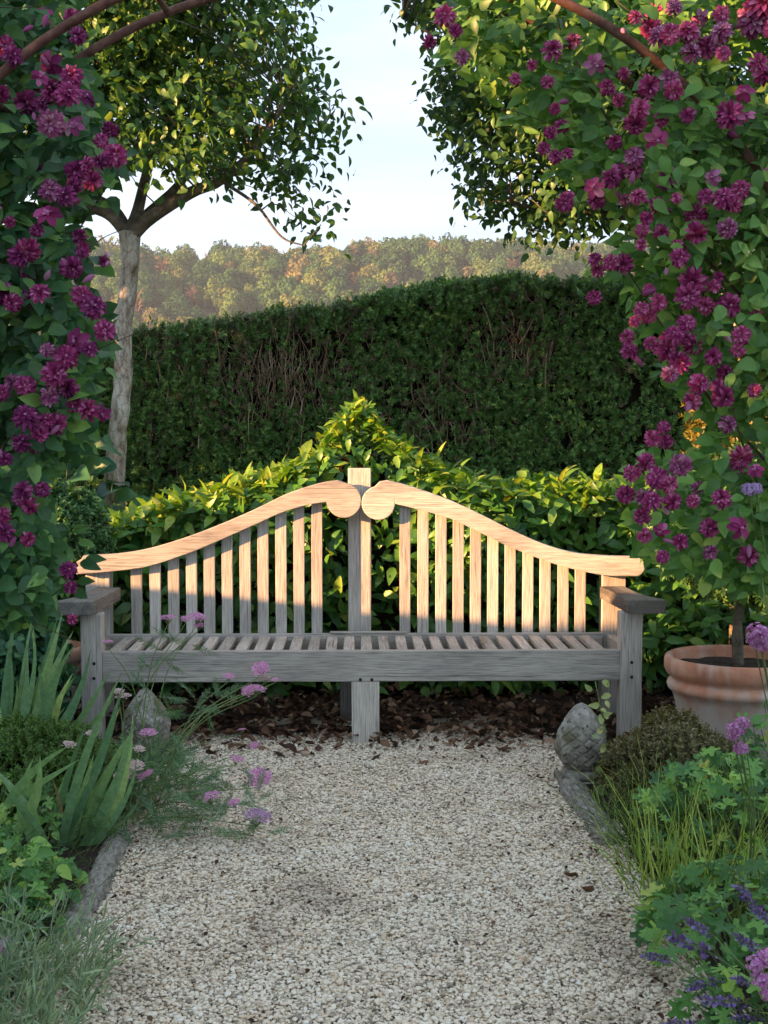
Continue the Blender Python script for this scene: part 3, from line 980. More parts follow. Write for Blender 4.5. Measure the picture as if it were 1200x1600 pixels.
def finial(x, y, z0, h, r, tilt, label, plinth):
    t = thing('stone_finial', label, 'finial', (x, y, 0))
    prof = []
    for u in np.linspace(0, 1, 30):
        rad = r * (math.sin(math.pi * min(.06 + .94 * u, 1) ** .78) ** .62 if u < 1 else 0)
        prof.append((max(rad, .001), z0 + h * u))
    # body with carved overlapping diamond scales
    nt_, nu = 120, 90
    V = []
    for i in range(nu):
        u = i / (nu - 1)
        rad = np.interp(u, np.linspace(0, 1, 30), [q[0] for q in prof])
        for j in range(nt_):
            a = j / nt_ * 2 * math.pi
            s1 = (a / (2 * math.pi) * 11 + u * 6.5) % 1
            s2 = (a / (2 * math.pi) * 11 - u * 6.5) % 1
            gr = min(min(s1, 1 - s1), min(s2, 1 - s2))
            rel = .011 * min(gr / .11, 1) * (1 - .35 * u) * (.75 + .9 * noise.noise(Vector((math.cos(a) * 2, math.sin(a) * 2, u * 4)))) * math.sin(math.pi * min(u * 1.1 + .05, 1)) - .004 + .009 * noise.noise(Vector((math.cos(a) * 3, math.sin(a) * 3, u * 5 + x))) + .004 * noise.noise(Vector((math.cos(a) * 11, math.sin(a) * 11, u * 19 + x)))
            rr_ = rad + rel * (1 if rad > .02 else 0)
            V.append((rr_ * math.cos(a) + tilt * h * u * .4, rr_ * math.sin(a), z0 + h * u))
    V = np.array(V) + (x, y, 0)
    i, j = np.meshgrid(np.arange(nu - 1), np.arange(nt_), indexing='ij')
    j2 = (j + 1) % nt_
    Fq = np.stack([i * nt_ + j, i * nt_ + j2, (i + 1) * nt_ + j2, (i + 1) * nt_ + j], -1).reshape(-1, 4)
    part('carved_cone', [(V, Fq, 0)], M['stone'], t, True)
    if plinth:
        V, Fq = lathe([(.001, z0 - .028), (.085, z0 - .028), (.09, z0 - .012), (.08, z0 + .01), (.001, z0 + .012)], 32)
        part('collar', [(V + (x, y, 0), Fq, 0)], M['stone'], t, True)
        box_part('plinth', x - .105, x + .105, y - .105, y + .105, 0, z0 - .027, M['stone'], t, .008, .003)


finial(.945, 5.2, .055, .285, .106, -.05, 'lichened stone pine-cone finial on a square plinth by the terracotta pot', True)
finial(-.935, 5.62, .02, .31, .105, .0, 'pale stone pine-cone finial half hidden behind iris and yarrow', False)


def pot(x, y, z0, h, r, label, label2=None):
    t = thing('plant_pot', label, 'pot', (x, y, z0))
    pr = [(.001, 0), (.66, 0), (.70, .02), (.80, .40), (.86, .60), (.90, .66), (.945, .685), (.96, .72), (.945, .755), (.905, .775), (.915, .80), (.965, .83), (1.0, .88), (1.0, .94), (.985, .985), (.95, 1.0), (.905, .99), (.88, .95), (.86, .85), (.001, .84)]
    V, Fq = lathe([(a * r, b * h) for a, b in pr], 64)
    part('pot_wall', [(V + (x, y, z0), Fq, 0)], M['terracotta'], t, True)
    n_ = 24
    gv = [(x, y, z0 + h * .90)]
    for k in range(1, 7):
        for j in range(n_):
            a = j / n_ * 6.283
            q = Vector((math.cos(a) * r * .865 * k / 6, math.sin(a) * r * .865 * k / 6, 0))
            gv.append((x + q.x, y + q.y, z0 + h * (.90 + .03 * noise.noise(q * 22)) - (.01 if k == 6 else 0)))
    tri = np.array([(0, 1 + j, 1 + (j + 1) % n_) for j in range(n_)])
    qd = np.array([(1 + (k - 1) * n_ + j, 1 + k * n_ + j, 1 + k * n_ + (j + 1) % n_, 1 + (k - 1) * n_ + (j + 1) % n_) for k in range(1, 6) for j in range(n_)])
    part('potting_soil', [(np.array(gv), [tri, qd], 0)], M['compost'], t, True)
    return t


pot(1.71, 5.58, 0, .47, .325, 'large rolled-rim terracotta pot whitened with lime, holding a standard shrub')
pot(-1.56, 6.25, 0, .42, .22, 'small terracotta pot half hidden behind iris leaves')

# ---------------------------------------------------------------- arch
arch = thing('rose_arch', 'rusty metal garden arch of two round hoops joined by short crossbars', 'arch', (-.03, 3.1, 0))
for d, zc in ((2.82, 1.352), (3.10, 1.385)):
    pts = [(-.03 - 1.137, d, 0), (-.03 - 1.137, d, .7)] + [(-.03 + 1.137 * math.cos(a), d, zc + 1.137 * math.sin(a)) for a in np.linspace(math.pi, 0, 50)] + [(-.03 + 1.137, d, .7), (-.03 + 1.137, d, 0)]
    part('hoop', [(*tube(pts, .0105, 10), 0)], M['rust'], arch, True)
for a in (25, 48, 70, 90, 111.5, 134, 157):
    c = lambda d, zc: np.array((-.03 + 1.137 * math.cos(R_(a)), d, zc + 1.137 * math.sin(R_(a))))
    part('crossbar', [(*tube([c(2.82, 1.352), c(3.10, 1.385)], .008, 8), 0)], M['rust'], arch, True)
for sx in (-1, 1):
    for z in (.3, .75, 1.2):
        part('crossbar', [(*tube([(-.03 + sx * 1.137, 2.82, z), (-.03 + sx * 1.137, 3.10, z)], .008, 8), 0)], M['rust'], arch, True)


# ---------------------------------------------------------------- clematis
def in_poly(x, z, poly):
    c = np.zeros(len(x), bool)
    n_ = len(poly)
    for i in range(n_):
        x1, z1 = poly[i]; x2, z2 = poly[(i + 1) % n_]
        cond = ((z1 > z) != (z2 > z))
        with np.errstate(divide='ignore', invalid='ignore'):
            xi = (x2 - x1) * (z - z1) / (z2 - z1) + x1
        c ^= cond & (x < xi)
    return c


def petals(ring, rng, wide):
    V0 = blade([(0, .25 * wide), (.45, wide), (.8, wide * .92), (1, wide * .35)], .45, .3)
    ps, ds, ns, ss = [], [], [], []
    for cnt, L, tilt, z in ring:
        for k in range(cnt):
            a = k / cnt * 6.283 + rng.uniform(0, .4) + z * 7
            t = R_(tilt + rng.uniform(-9, 9))
            out = np.array((math.cos(a), math.sin(a), 0))
            ds.append(out * math.cos(t) + np.array((0, 0, math.sin(t))))
            ns.append(-out * math.sin(t) + np.array((0, 0, math.cos(t))))
            ps.append(out * .03 + np.array((0, 0, z)))
            ss.append(L * rng.uniform(.88, 1.08))
    return merged(V0, basis(np.array(ds), np.array(ns), np.array(ss)), np.array(ps))


def flower_mesh(seed, mat, kind):
    r = np.random.default_rng(seed)
    if kind == 'full':
        ring = [(8, .47, -28, 0), (12, .50, -6, .03), (13, .47, 12, .06), (13, .41, 29, .09), (12, .34, 46, .12), (10, .26, 62, .14), (7, .17, 78, .16)]
        pcs = [petals(ring, r, .17)]
        V, Fq, _ = lumpy((0, 0, .24), (.07, .07, .05), seed, 1)
        pcs.append((V, Fq, 1))
    elif kind == 'tight':
        ring = [(7, .42, -40, 0), (11, .46, -8, .03), (12, .45, 22, .06), (11, .40, 46, .1), (9, .33, 68, .12)]
        pcs = [petals(ring, r, .18)]
    else:
        ring = [(6, .55, -6, 0), (5, .2, 40, .03)]
        pcs = [petals(ring, r, .34)]
        V, Fq, _ = lumpy((0, 0, .08), (.09, .09, .08), seed, 1)
        pcs.append((V, Fq, 1))
    return mesh_of('flower', pcs, [mat, M['button']], True)


def clematis(name, label, loc, poly_px, d0, d1, n, leaf_mat_, flowers, petal_m, side, leaf_s=(.038, .068), nstem=26):
    t = thing(name, label, 'climbing plant', loc)
    dm = 3.14
    poly = [tuple(P(x, y, dm)[[0, 2]]) for x, y in poly_px]
    xs = [q[0] for q in poly]; zs = [q[1] for q in poly]
    m = n * 4
    X, Z = RNG.uniform(min(xs), max(xs), m), RNG.uniform(max(min(zs), .05), max(zs), m)
    k = in_poly(X, Z, poly)
    if side > 0:      # thin spot in the growth
        k &= ((X - .845) / .055) ** 2 + ((Z - 1.40) / .085) ** 2 > RNG.uniform(.5, 1.2, len(X))
    X, Z = X[k], Z[k]
    u = RNG.random(len(X))
    Y = d0 + (d1 - d0) * u
    if side > 0:      # growth has closed over the lower hoop on this flank
        Y = np.where(X > .62, 2.68 + .60 * u, np.maximum(Y, 2.87))
    p = np.stack([X, Y, Z], -1)
    nz_ = np.array([noise.noise(Vector(q) * 5.5) for q in p])
    p = p[nz_ > -.16][:n]
    fx = RNG.normal(size=len(p))
    d = np.stack([fx, -RNG.random(len(p)) * .8 - .1, RNG.normal(size=len(p)) * .6 - .25], -1)
    nn = np.stack([RNG.normal(size=len(p)) * .5 - side * .2, -.7 - RNG.random(len(p)) * .4, .55 + RNG.normal(size=len(p)) * .4], -1)
    s = RNG.uniform(*leaf_s, len(p))
    foliage(t, [OVATE, OVATE2, ROUND], basis(d, nn, s), p, s, leaf_mat_, 300)
    # climbing stems from the foot of the arch
    pcs = []
    ax = -.03 + side * 1.137
    for q in range(nstem):
        e = p[RNG.integers(len(p))]
        if e[2] < 1.45:
            continue
        st = np.array((ax + side * .1 + random.uniform(-.06, .06), random.uniform(2.95, 3.25), 0))
        mid = np.array((ax + side * .06 + random.uniform(-.06, .06), random.uniform(2.95, 3.25), e[2] * .6))
        pcs.append((*tube(spline([st, mid, e * .6 + mid * .4 + rdir(1)[0] * .05, e], 12), np.linspace(.006, .0015, 12), 5), 0))
    # tendrils arching out of the mass
    for q in range(26):
        a = p[RNG.integers(len(p))]
        b = a + np.array((-side * random.uniform(.02, .22), random.uniform(-.12, .05), random.uniform(-.12, .12)))
        pcs.append((*tube(spline([a, (a + b) / 2 + rdir(1)[0] * .04, b], 8), .0011, 4), 0))
    part('stems', pcs, M['vine'], t, True, 'stuff')
    fm = {k_: [flower_mesh(i * 5 + j, pm, k_) for j, pm in enumerate([petal_m[0]] * 4 + [petal_m[1]] * 3 + [petal_m[2]])] for i, k_ in enumerate(('full', 'tight', 'open'))}
    base = np.array(loc)
    bud = mesh_of('bud', [(*lathe([(.001, -.1), (.05, -.06), (.15, .1), (.21, .3), (.2, .55), (.12, .8), (.001, 1)], 8), 0)], petal_m[2], True)
    for k_ in range(34):
        f_ = flowers[RNG.integers(len(flowers))]
        q = P(f_[0] + RNG.normal() * 15, f_[1] + RNG.normal() * 15, d0 - .04 + RNG.random() * .05 - (.14 if side > 0 and f_[0] > 985 else 0))
        o = link('bud', bud, t)
        v_ = Vector((RNG.normal() * .5, -.4, RNG.normal() * .6 - .2))
        o.matrix_local = Matrix.Translation(Vector(q - base)) @ v_.to_track_quat('Z', 'Y').to_matrix().to_4x4() @ Matrix.Scale(RNG.uniform(.022, .034), 4)
    for (px, py, r) in flowers:
        dd = d0 - .09 + RNG.random() * .13 - (.14 if side > 0 and px > 985 else 0)
        q = P(px, py, dd)
        kind = random.choices(('full', 'tight', 'open'), (.64, .30, .06))[0] if r < 90 else 'open'
        r = r if r < 90 else r - 90
        o = link('flower', random.choice(fm[kind]), t)
        nrm = Vector((RNG.normal() * .45 - side * .15, -1, RNG.normal() * .4 + .05))
        sc_ = 2.2 * r / F * dd
        o.matrix_local = Matrix.Translation(Vector(q - base)) @ nrm.to_track_quat('Z', 'Y').to_matrix().to_4x4() @ Matrix.Rotation(random.uniform(0, 6), 4, 'Z') @ Matrix.Scale(sc_, 4)
    return t


FR = [(695, 25, 16), (712, 48, 11), (722, 90, 12), (670, 65, 11), (863, 80, 17), (895, 65, 13), (930, 100, 14), (832, 102, 9), (855, 128, 10), (805, 123, 9), (948, 137, 12), (975, 115, 10), (967, 157, 10), (993, 27, 11),
      (1023, 23, 15), (1017, 43, 16), (1030, 57, 16), (1047, 53, 15), (1075, 50, 17), (1080, 83, 16), (1105, 73, 17), (1128, 50, 16), (1127, 22, 13), (1095, 28, 11), (1053, 12, 13), (1130, 83, 11), (1180, 30, 27), (1192, 7, 26),
      (1183, 100, 16), (1193, 117, 16), (1012, 135, 18), (1045, 125, 16), (1052, 142, 14), (1000, 170, 16), (993, 193, 17), (1140, 180, 22), (1027, 220, 107), (867, 170, 9), (878, 197, 12), (860, 207, 10), (850, 232, 10),
      (868, 245, 11), (887, 240, 9), (960, 223, 12), (992, 245, 15), (990, 267, 14), (955, 280, 15), (967, 267, 12), (927, 293, 15), (932, 313, 13), (1045, 280, 18), (1113, 277, 102), (882, 317, 14), (888, 303, 9),
      (997, 307, 13), (977, 312, 10), (1027, 320, 12), (1057, 310, 9), (1130, 310, 17), (1103, 307, 12), (1158, 297, 15), (1147, 320, 12), (1087, 337, 17), (1087, 363, 18), (1137, 357, 15), (1033, 363, 13), (1010, 340, 11),
      (1003, 360, 11), (1002, 383, 10), (1058, 383, 9), (1063, 393, 12), (1163, 143, 103), (1167, 180, 101), (1075, 180, 12), (1033, 187, 11), (930, 405, 11), (935, 423, 12), (955, 410, 12), (975, 412, 16), (1062, 403, 14),
      (928, 465, 11), (1013, 452, 9), (1028, 472, 14), (1002, 483, 11), (1013, 492, 13), (992, 502, 9), (980, 527, 11), (983, 548, 13), (1017, 537, 11), (1083, 440, 21), (1075, 463, 19), (1115, 448, 11), (1123, 433, 9),
      (1102, 478, 15), (1140, 477, 18), (1180, 490, 11), (1073, 505, 14), (1117, 517, 9), (1047, 530, 17), (1040, 547, 17), (1053, 523, 14), (1083, 540, 15), (1073, 530, 11), (1062, 567, 18), (1047, 585, 13), (1115, 558, 14),
      (1133, 583, 13), (1158, 523, 14), (1167, 533, 13), (1153, 547, 11), (1092, 600, 16), (1082, 627, 15), (1122, 605, 13), (1130, 620, 17), (1178, 610, 11), (1137, 663, 14), (1020, 685, 14), (1040, 690, 11), (1037, 667, 10),
      (1010, 722, 14), (987, 740, 13), (1063, 727, 17), (1027, 747, 17), (1045, 757, 14), (978, 773, 14), (1007, 777, 14), (1020, 783, 15), (1050, 783, 14), (1090, 763, 12), (1083, 783, 11), (1158, 713, 17), (1153, 725, 15),
      (1180, 733, 11), (1128, 780, 16), (1120, 790, 14), (1003, 807, 13), (1007, 837, 11), (1033, 830, 11), (1035, 870, 10), (1063, 847, 13), (1108, 825, 15), (1127, 803, 13), (1158, 825, 17), (1168, 868, 17), (1110, 863, 12)]
FL = [(63, 28, 106), (113, 28, 14), (122, 57, 14), (7, 73, 16), (20, 87, 15), (77, 100, 106), (63, 120, 12), (112, 120, 17), (3, 147, 14), (43, 160, 20), (83, 143, 19), (107, 147, 18), (135, 150, 104), (67, 163, 13), (80, 193, 20),
      (113, 195, 15), (172, 203, 12), (158, 220, 11), (180, 243, 17), (157, 253, 12), (117, 267, 16), (137, 257, 12), (145, 283, 16), (78, 297, 17), (103, 307, 16), (117, 290, 12), (75, 333, 108), (15, 347, 9), (125, 370, 12),
      (130, 390, 12), (45, 390, 18), (58, 360, 10), (67, 267, 10), (112, 418, 17), (163, 408, 9), (45, 428, 13), (8, 458, 19), (47, 467, 16), (62, 458, 15), (20, 473, 14), (128, 463, 16), (147, 480, 18), (163, 517, 16),
      (117, 533, 18), (73, 547, 11), (103, 558, 18), (140, 545, 12), (85, 585, 19), (40, 603, 15), (20, 597, 13), (107, 607, 16), (77, 620, 15), (117, 630, 13), (140, 642, 17), (160, 647, 101), (40, 652, 19), (88, 662, 16),
      (72, 657, 13), (62, 677, 14), (33, 693, 14), (53, 697, 12), (7, 717, 12), (37, 767, 15), (65, 765, 12), (47, 790, 14), (30, 780, 11), (3, 613, 12), (30, 400, 17), (127, 395, 9), (7, 833, 16), (43, 842, 12), (107, 890, 13),
      (110, 918, 10), (2, 807, 14), (113, 967, 9)]
_r = random.Random(21)
FR += [(_r.uniform(1205, 1330), _r.uniform(-40, 880), _r.uniform(10, 18)) for _ in range(55)]
FL += [(_r.uniform(-130, -6), _r.uniform(-40, 900), _r.uniform(10, 18)) for _ in range(45)]
PR_ = [(700, -50), (690, 20), (700, 70), (735, 110), (760, 120), (800, 150), (840, 215), (870, 265), (905, 315), (945, 335), (955, 400), (930, 412), (990, 440), (1000, 520), (1030, 560), (1060, 610), (1085, 640), (1060, 670), (1015, 700),
       (985, 760), (990, 850), (1040, 880), (1090, 900), (1180, 910), (1330, 900), (1330, -50)]
PL_ = [(-140, -50), (130, -50), (118, 40), (130, 95), (150, 140), (150, 190), (185, 215), (180, 260), (140, 300), (110, 335), (125, 385), (150, 405), (135, 440), (165, 490), (160, 555), (140, 620), (160, 655), (125, 690), (90, 740), (85, 800),
       (110, 860), (115, 920), (60, 960), (-140, 930)]
clematis('clematis', 'clematis full of magenta double flowers climbing the arch above the terracotta pot', (1.16, 3.1, 0), PR_, 2.86, 3.30, 9200, M['clematis_leaf'], FR, (M['petal'], M['petal_light'], M['petal_faded']), 1, (.026, .050))
clematis('clematis', 'shaded clematis with dark purple double flowers in front of the pale tree trunk', (-1.22, 3.1, 0), PL_, 2.86, 3.30, 5200, M['clematis_shade'], FL, (M['petal_dark'], M['petal'], M['petal_faded']), -1, (.032, .060))


# ---------------------------------------------------------------- trees
def tree(label, trunk_pts, trunk_r, limbs, centre, rad, nleaf, leaf_m, leaf_s, seed, keepf=None, protos=(OVATE, OVATE2), limit=300, nclus=420, thr=-.3):
    r = np.random.default_rng(seed)
    tp = np.asarray(trunk_pts, float)
    t = thing('garden_tree', label, 'tree', (tp[0][0], tp[0][1], 0))
    tr = spline(tp, 40)
    V, Fs = tube(tr, np.interp(np.linspace(0, 1, 40), np.linspace(0, 1, len(trunk_r)), trunk_r), 20)
    V = V + np.array([np.array((1, 1, 0)) * .012 * noise.noise(Vector(q) * 9) for q in V])
    part('trunk', [(V, Fs, 0)], M['bark_pale'], t, True)
    allp = []
    for L in limbs:
        q = spline(L[0], 24)
        allp.append(q)
        part('limb', [(*tube(q, np.linspace(L[1], L[2], 24), 10), 0)], M['limb'], t, True)
    allp = np.concatenate(allp)
    c = np.asarray(centre); rad = np.asarray(rad)
    v = rdir(nclus * 5, r)
    cl_ = c + v * rad * (r.random(len(v)) ** .45)[:, None] * (1 + .16 * np.array([noise.noise(Vector(q) * 2.2 + Vector((seed, 0, 0))) * 2 for q in v]))[:, None]
    if keepf is not None:
        cl_ = cl_[keepf(cl_)]
    nzs = np.array([noise.noise(Vector(q) * 2.3 + Vector((0, seed, 0))) for q in cl_])
    cl_ = cl_[nzs > thr][:nclus]
    pcs = []
    for q in cl_[:520]:
        a = allp[np.argmin(((allp - q) ** 2).sum(1) + r.random(len(allp)) * .05)]
        mid = (a + q) / 2 + rdir(1, r)[0] * .07 + np.array((0, 0, .05))
        pcs.append((*tube(spline([a, mid, q], 8), np.linspace(.006, .0018, 8), 4), 0))
    part('twigs', pcs, M['limb'], t, True, 'stuff')
    k = nleaf // len(cl_)
    p = np.repeat(cl_, k, 0) + r.normal(size=(len(cl_) * k, 3)) * np.array((.085, .085, .07))
    outv = (p - c) / rad
    d = rdir(len(p), r) + outv * .35 + np.array((0, 0, -.25))
    nn = rdir(len(p), r) * .7 + np.array((0, -.1, .8)) + outv * .35
    s = r.uniform(*leaf_s, len(p))
    foliage(t, list(protos), basis(d, nn, s), p, s, leaf_m, limit)
    return t


TD = 8.0
tpt = lambda l, d=TD: [P(x, y, d) for x, y in l]
b0 = P(183, 800, TD); b0[2] = 0
fork = P(203, 362, TD)
limbsL = [([fork + (0, 0, -.03), P(235, 340, TD - .05), P(300, 300, TD - .2), P(345, 282, TD - .3), P(400, 230, TD - .4), P(450, 150, TD - .4)], .05, .014),
          ([fork + (0, 0, -.03), P(170, 335, TD), P(120, 318, TD - .1), P(60, 290, TD - .1), P(0, 250, TD)], .045, .014),
          ([fork + (0, 0, -.05), P(180, 330, TD + .1), P(140, 300, TD + .2), P(95, 230, TD + .4), P(60, 120, TD + .5)], .045, .012),
          ([fork, P(230, 335, TD + .25), P(290, 270, TD + .5), P(250, 205, TD + .5), P(190, 203, TD + .3), P(130, 150, TD)], .04, .012),
          ([fork, P(215, 330, TD + .1), P(235, 250, TD + .3), P(280, 120, TD + .3), P(300, -60, TD + .2)], .045, .012),
          ([P(345, 282, TD - .3), P(400, 320, TD - .35), P(440, 370, TD - .4), P(480, 385, TD - .4)], .012, .004)]


def keepL(q):
    px, py, d = project(q)
    lim = np.interp(px, [-400, 0, 60, 170, 250, 330, 400, 430, 470, 500, 530, 700], [300, 300, 270, 255, 262, 275, 290, 310, 390, 390, 365, 290])
    edge = np.interp(py, [-300, 0, 60, 100, 150, 185, 215, 260, 300, 340, 400], [420, 455, 480, 495, 520, 545, 525, 500, 520, 525, 515])
    return (py < lim) & (px < edge)


tree('crab apple with a pale flaking trunk and mop-headed crown before the tall hedge', [b0] + tpt([(180, 780), (182, 700), (192, 600), (194, 500), (203, 420)]) + [fork], [.075, .064, .060, .057, .056, .055, .064], limbsL, P(215, 50, TD), (1.6, 1.15, 1.6), 23000, M['tree_leaf'], (.044, .076), 3, keepL, limit=300, nclus=1600, thr=-.23)
b1 = P(1165, 800, 8.2); b1[2] = 0
f1 = P(1140, 400, 8.2)
limbsR = [([f1, P(1000, 320, 8.0), P(930, 220, 7.9), P(850, 120, 7.9)], .05, .014), ([f1, P(1040, 350, 8.2), P(900, 330, 8.1), P(800, 320, 8)], .04, .012), ([f1, P(1130, 300, 8.3), P(1100, 100, 8.4), P(1060, -60, 8.4)], .05, .014), ([f1, P(1150, 300, 8.2), P(1250, 180, 8.2)], .045, .012), ([P(930, 220, 7.9), P(830, 60, 7.8), P(700, 60, 7.8), P(630, 30, 7.8)], .014, .004)]


def keepR(q):
    px, py, d = project(q)
    edge = np.interp(py, [-300, 0, 30, 60, 100, 140, 180, 250, 300, 330, 365, 420], [640, 650, 640, 690, 700, 680, 695, 700, 740, 765, 810, 870])
    lim = np.interp(px, [600, 760, 800, 860, 940, 1000, 1300], [300, 335, 362, 372, 352, 345, 340])
    return (px > edge) & (py < lim)


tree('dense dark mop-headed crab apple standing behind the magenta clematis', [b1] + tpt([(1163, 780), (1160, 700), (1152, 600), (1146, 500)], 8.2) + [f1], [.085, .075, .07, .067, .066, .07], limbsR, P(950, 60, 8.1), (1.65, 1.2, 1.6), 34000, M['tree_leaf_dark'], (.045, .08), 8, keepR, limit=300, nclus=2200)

# ---------------------------------------------------------------- tall clipped hedge
hz = lambda x: np.interp(x, [-4, -1.9, -1.66, -1.22, -.55, -.02, .22, .6, 1.18, 2, 4], [2.15, 2.17, 2.22, 2.30, 2.37, 2.43, 2.52, 2.605, 2.635, 2.65, 2.65])
hedge = thing('clipped_hedge', 'tall dark clipped hedge with a swept top and bare brown twigs', 'hedge', (0, 10, 0))
HF, HB = 9.5, 10.5
xs = np.linspace(-4, 4, 60)
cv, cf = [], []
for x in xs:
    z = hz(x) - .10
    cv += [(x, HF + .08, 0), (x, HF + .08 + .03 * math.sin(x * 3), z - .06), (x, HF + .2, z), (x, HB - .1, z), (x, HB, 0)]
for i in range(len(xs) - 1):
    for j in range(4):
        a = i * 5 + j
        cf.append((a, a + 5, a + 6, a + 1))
part('shade_core', [(np.array(cv), np.array(cf), 0)], M['core'], hedge)
n = 52000
X = RNG.uniform(-3.2, 3.6, n)
zt = hz(X)
face = RNG.random(n) < .74
Z = np.where(face, RNG.random(n) * zt, zt - .04 + RNG.normal(size=n) * .025)
Y = np.where(face, HF + .05 + RNG.normal(size=n) * .035, RNG.uniform(HF + .02, HB, n))
p = np.stack([X, Y, Z], -1)
bulge = np.array([noise.noise(Vector((q[0] * 1.6, q[1], q[2] * 1.6))) * .09 + noise.noise(Vector((q[0] * 6, 3, q[2] * 6))) * .05 for q in p])
p[:, 1] += np.where(face, bulge, 0)
p[:, 2] += np.where(face, 0, bulge * .7)
# rounded shoulder
sh = face & (zt - Z < .10)
p[sh, 1] += (.10 - (zt - Z)[sh]) * .6
bare = np.array([noise.noise(Vector((q[0] * 2.6, 1.3, q[2] * 2.6))) + .6 * noise.noise(Vector((q[0] * 8, 1.3, q[2] * 8))) for q in p])
upleft = np.exp(-((p[:, 0] + .7) / .8) ** 2 - ((p[:, 2] - 1.95) / .3) ** 2) + np.exp(-((p[:, 0] - 1.25) / .25) ** 2 - ((p[:, 2] - 2.2) / .28) ** 2) + .7 * np.exp(-((p[:, 0] - .65) / .3) ** 2 - ((p[:, 2] - 1.6) / .3) ** 2)
keep = ~(face & (RNG.random(n) < np.clip(bare * .9 + upleft * .5, 0, .72)))
nr = np.where(face[:, None], np.array((0, -1, .45)), np.array((0, -.15, 1)))
brown = keep & (RNG.random(n) < np.clip(.05 + upleft * .62 + (~face) * .3 * (p[:, 0] < .1) + .25 * np.clip(bare, 0, 1), 0, .7))
green = keep & ~brown
yew = blade([(0, .04), (.4, .2), (1, .03)], .2, .15)
scatter('foliage', p[green], euler_towards(nr[green], .55), RNG.uniform(.05, .085, green.sum()), sprigs('hedge', M['hedge_leaf'], 5, leaves=20, leaf=.42, proto=yew), hedge)
scatter('dry_foliage', p[brown], euler_towards(nr[brown], .6), RNG.uniform(.045, .08, brown.sum()), sprigs('hedge_dry', M['hedge_brown'], 3, leaves=12, leaf=.36, proto=yew), hedge)
pcs = []
for k in range(960):
    if k < 220 or k >= 640:
        x, z = random.gauss(-.75, .55), random.gauss(1.93, .2)
    elif k < 330:
        x, z = random.gauss(1.25, .18), random.gauss(2.15, .2)
    elif k < 410:
        x, z = random.gauss(.65, .22), random.gauss(1.6, .2)
    else:
        x, z = random.uniform(-2, 2), random.uniform(.7, 2.3)
    z = min(z, hz(x) - .05)
    a = random.gauss(math.pi / 2, .34)
    L = random.uniform(.08, .30)
    q0 = np.array((x, HF + random.uniform(-.03, .07), z - L / 2))
    q1 = q0 + np.array((math.cos(a) * L, random.uniform(-.07, .02), abs(math.sin(a)) * L))
    if q1[2] > hz(q1[0]) + .03:
        continue
    mid = (q0 + q1) / 2 + rdir(1)[0] * L * .1
    r = random.uniform(.0018, .0052)
    tw = (*tube(spline([q0, mid, q1], 6), np.linspace(r, r * .4, 6), 5), 0)
    if L * r > .00075 and k < 410:
        part('twig', [tw], M['twig'], hedge, True)
    else:
        pcs.append(tw)
part('bare_twigs', pcs, M['twig'], hedge, True, 'stuff')

# ---------------------------------------------------------------- laurel hedge with ogee peak
lz = lambda x: np.interp(x, [-1.75, -1.5, -1.3, -1.0, -.73, -.45, -.25, -.16, -.09, -.02, .03, .09, .16, .3, .52, .73, 1.0, 1.6, 2.3], [.75, .86, .95, 1.06, 1.13, 1.19, 1.29, 1.39, 1.49, 1.56, 1.575, 1.53, 1.43, 1.33, 1.22, 1.15, 1.135, 1.135, 1.08])
laurel = thing('laurel_hedge', 'glossy low laurel hedge behind the bench clipped to a central peak', 'hedge', (0, 7.2, 0))
LF, LB = 6.92, 7.75
xs = np.linspace(-1.8, 2.3, 60)
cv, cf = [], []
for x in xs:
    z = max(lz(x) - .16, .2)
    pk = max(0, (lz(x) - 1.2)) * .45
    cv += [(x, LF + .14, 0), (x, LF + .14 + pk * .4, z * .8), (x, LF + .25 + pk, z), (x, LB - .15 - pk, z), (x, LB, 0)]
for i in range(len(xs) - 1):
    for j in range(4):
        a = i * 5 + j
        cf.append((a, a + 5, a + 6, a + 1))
part('shade_core', [(np.array(cv), np.array(cf), 0)], M['core'], laurel)


def laurel_leaves(n, top):
    X = RNG.uniform(-1.8, 2.35, n) if not top else np.where(RNG.random(n) < .8, RNG.uniform(-1.75, 2.3, n), RNG.normal(size=n) * .16 + .03)
    zt_ = lz(X)
    pk = np.maximum(0, zt_ - 1.2)
    if top:
        Y = RNG.uniform(LF + .02, LB, n)
        mid = (LF + .38)
        Y = mid + (Y - mid) * np.clip(1 - pk * 1.5, .25, 1)
        Z = zt_ + RNG.normal(size=n) * .028 - .35 * np.maximum(0, np.abs(Y - mid) - .22) ** 1.2
        out = np.stack([RNG.normal(size=n) * .5, np.full(n, -.25) + RNG.normal(size=n) * .4, np.ones(n)], -1)
    else:
        v = RNG.random(n)
        Z = .06 + v * (zt_ - .08)
        Y = LF + .10 + RNG.normal(size=n) * .055 + pk * .5 * (Z > 1.1) * (Z - 1.1) / .5
        out = np.stack([RNG.normal(size=n) * .4, np.full(n, -1.0), .35 + RNG.normal(size=n) * .3], -1)
    Y += .05 * np.sin(X * 5 + 1) * (0 if top else 1)
    p_ = np.stack([X, Y, Z], -1)
    d = out * np.array((1, 1, .7)) * (.55 if not top else .7) + rdir(n) * .75 + np.array((0, 0, .1 if top else -.1))
    nn = out + rdir(n) * .45 + np.array((0, 0, .5))
    s = RNG.uniform(.065, .12, n) * np.where((np.abs(X - .03) < .3) & (Z > 1.25), .75, 1)
    return p_, basis(d, nn, s), s


p, B, s = laurel_leaves(5200, False)
foliage(laurel, [ELLIP, ELLIP2], B, p, s, M['laurel'], 150)
p, B, s = laurel_leaves(3600, True)
foliage(laurel, [ELLIP, ELLIP2], B, p, s, M['laurel_young'], 150, rest='young_foliage')


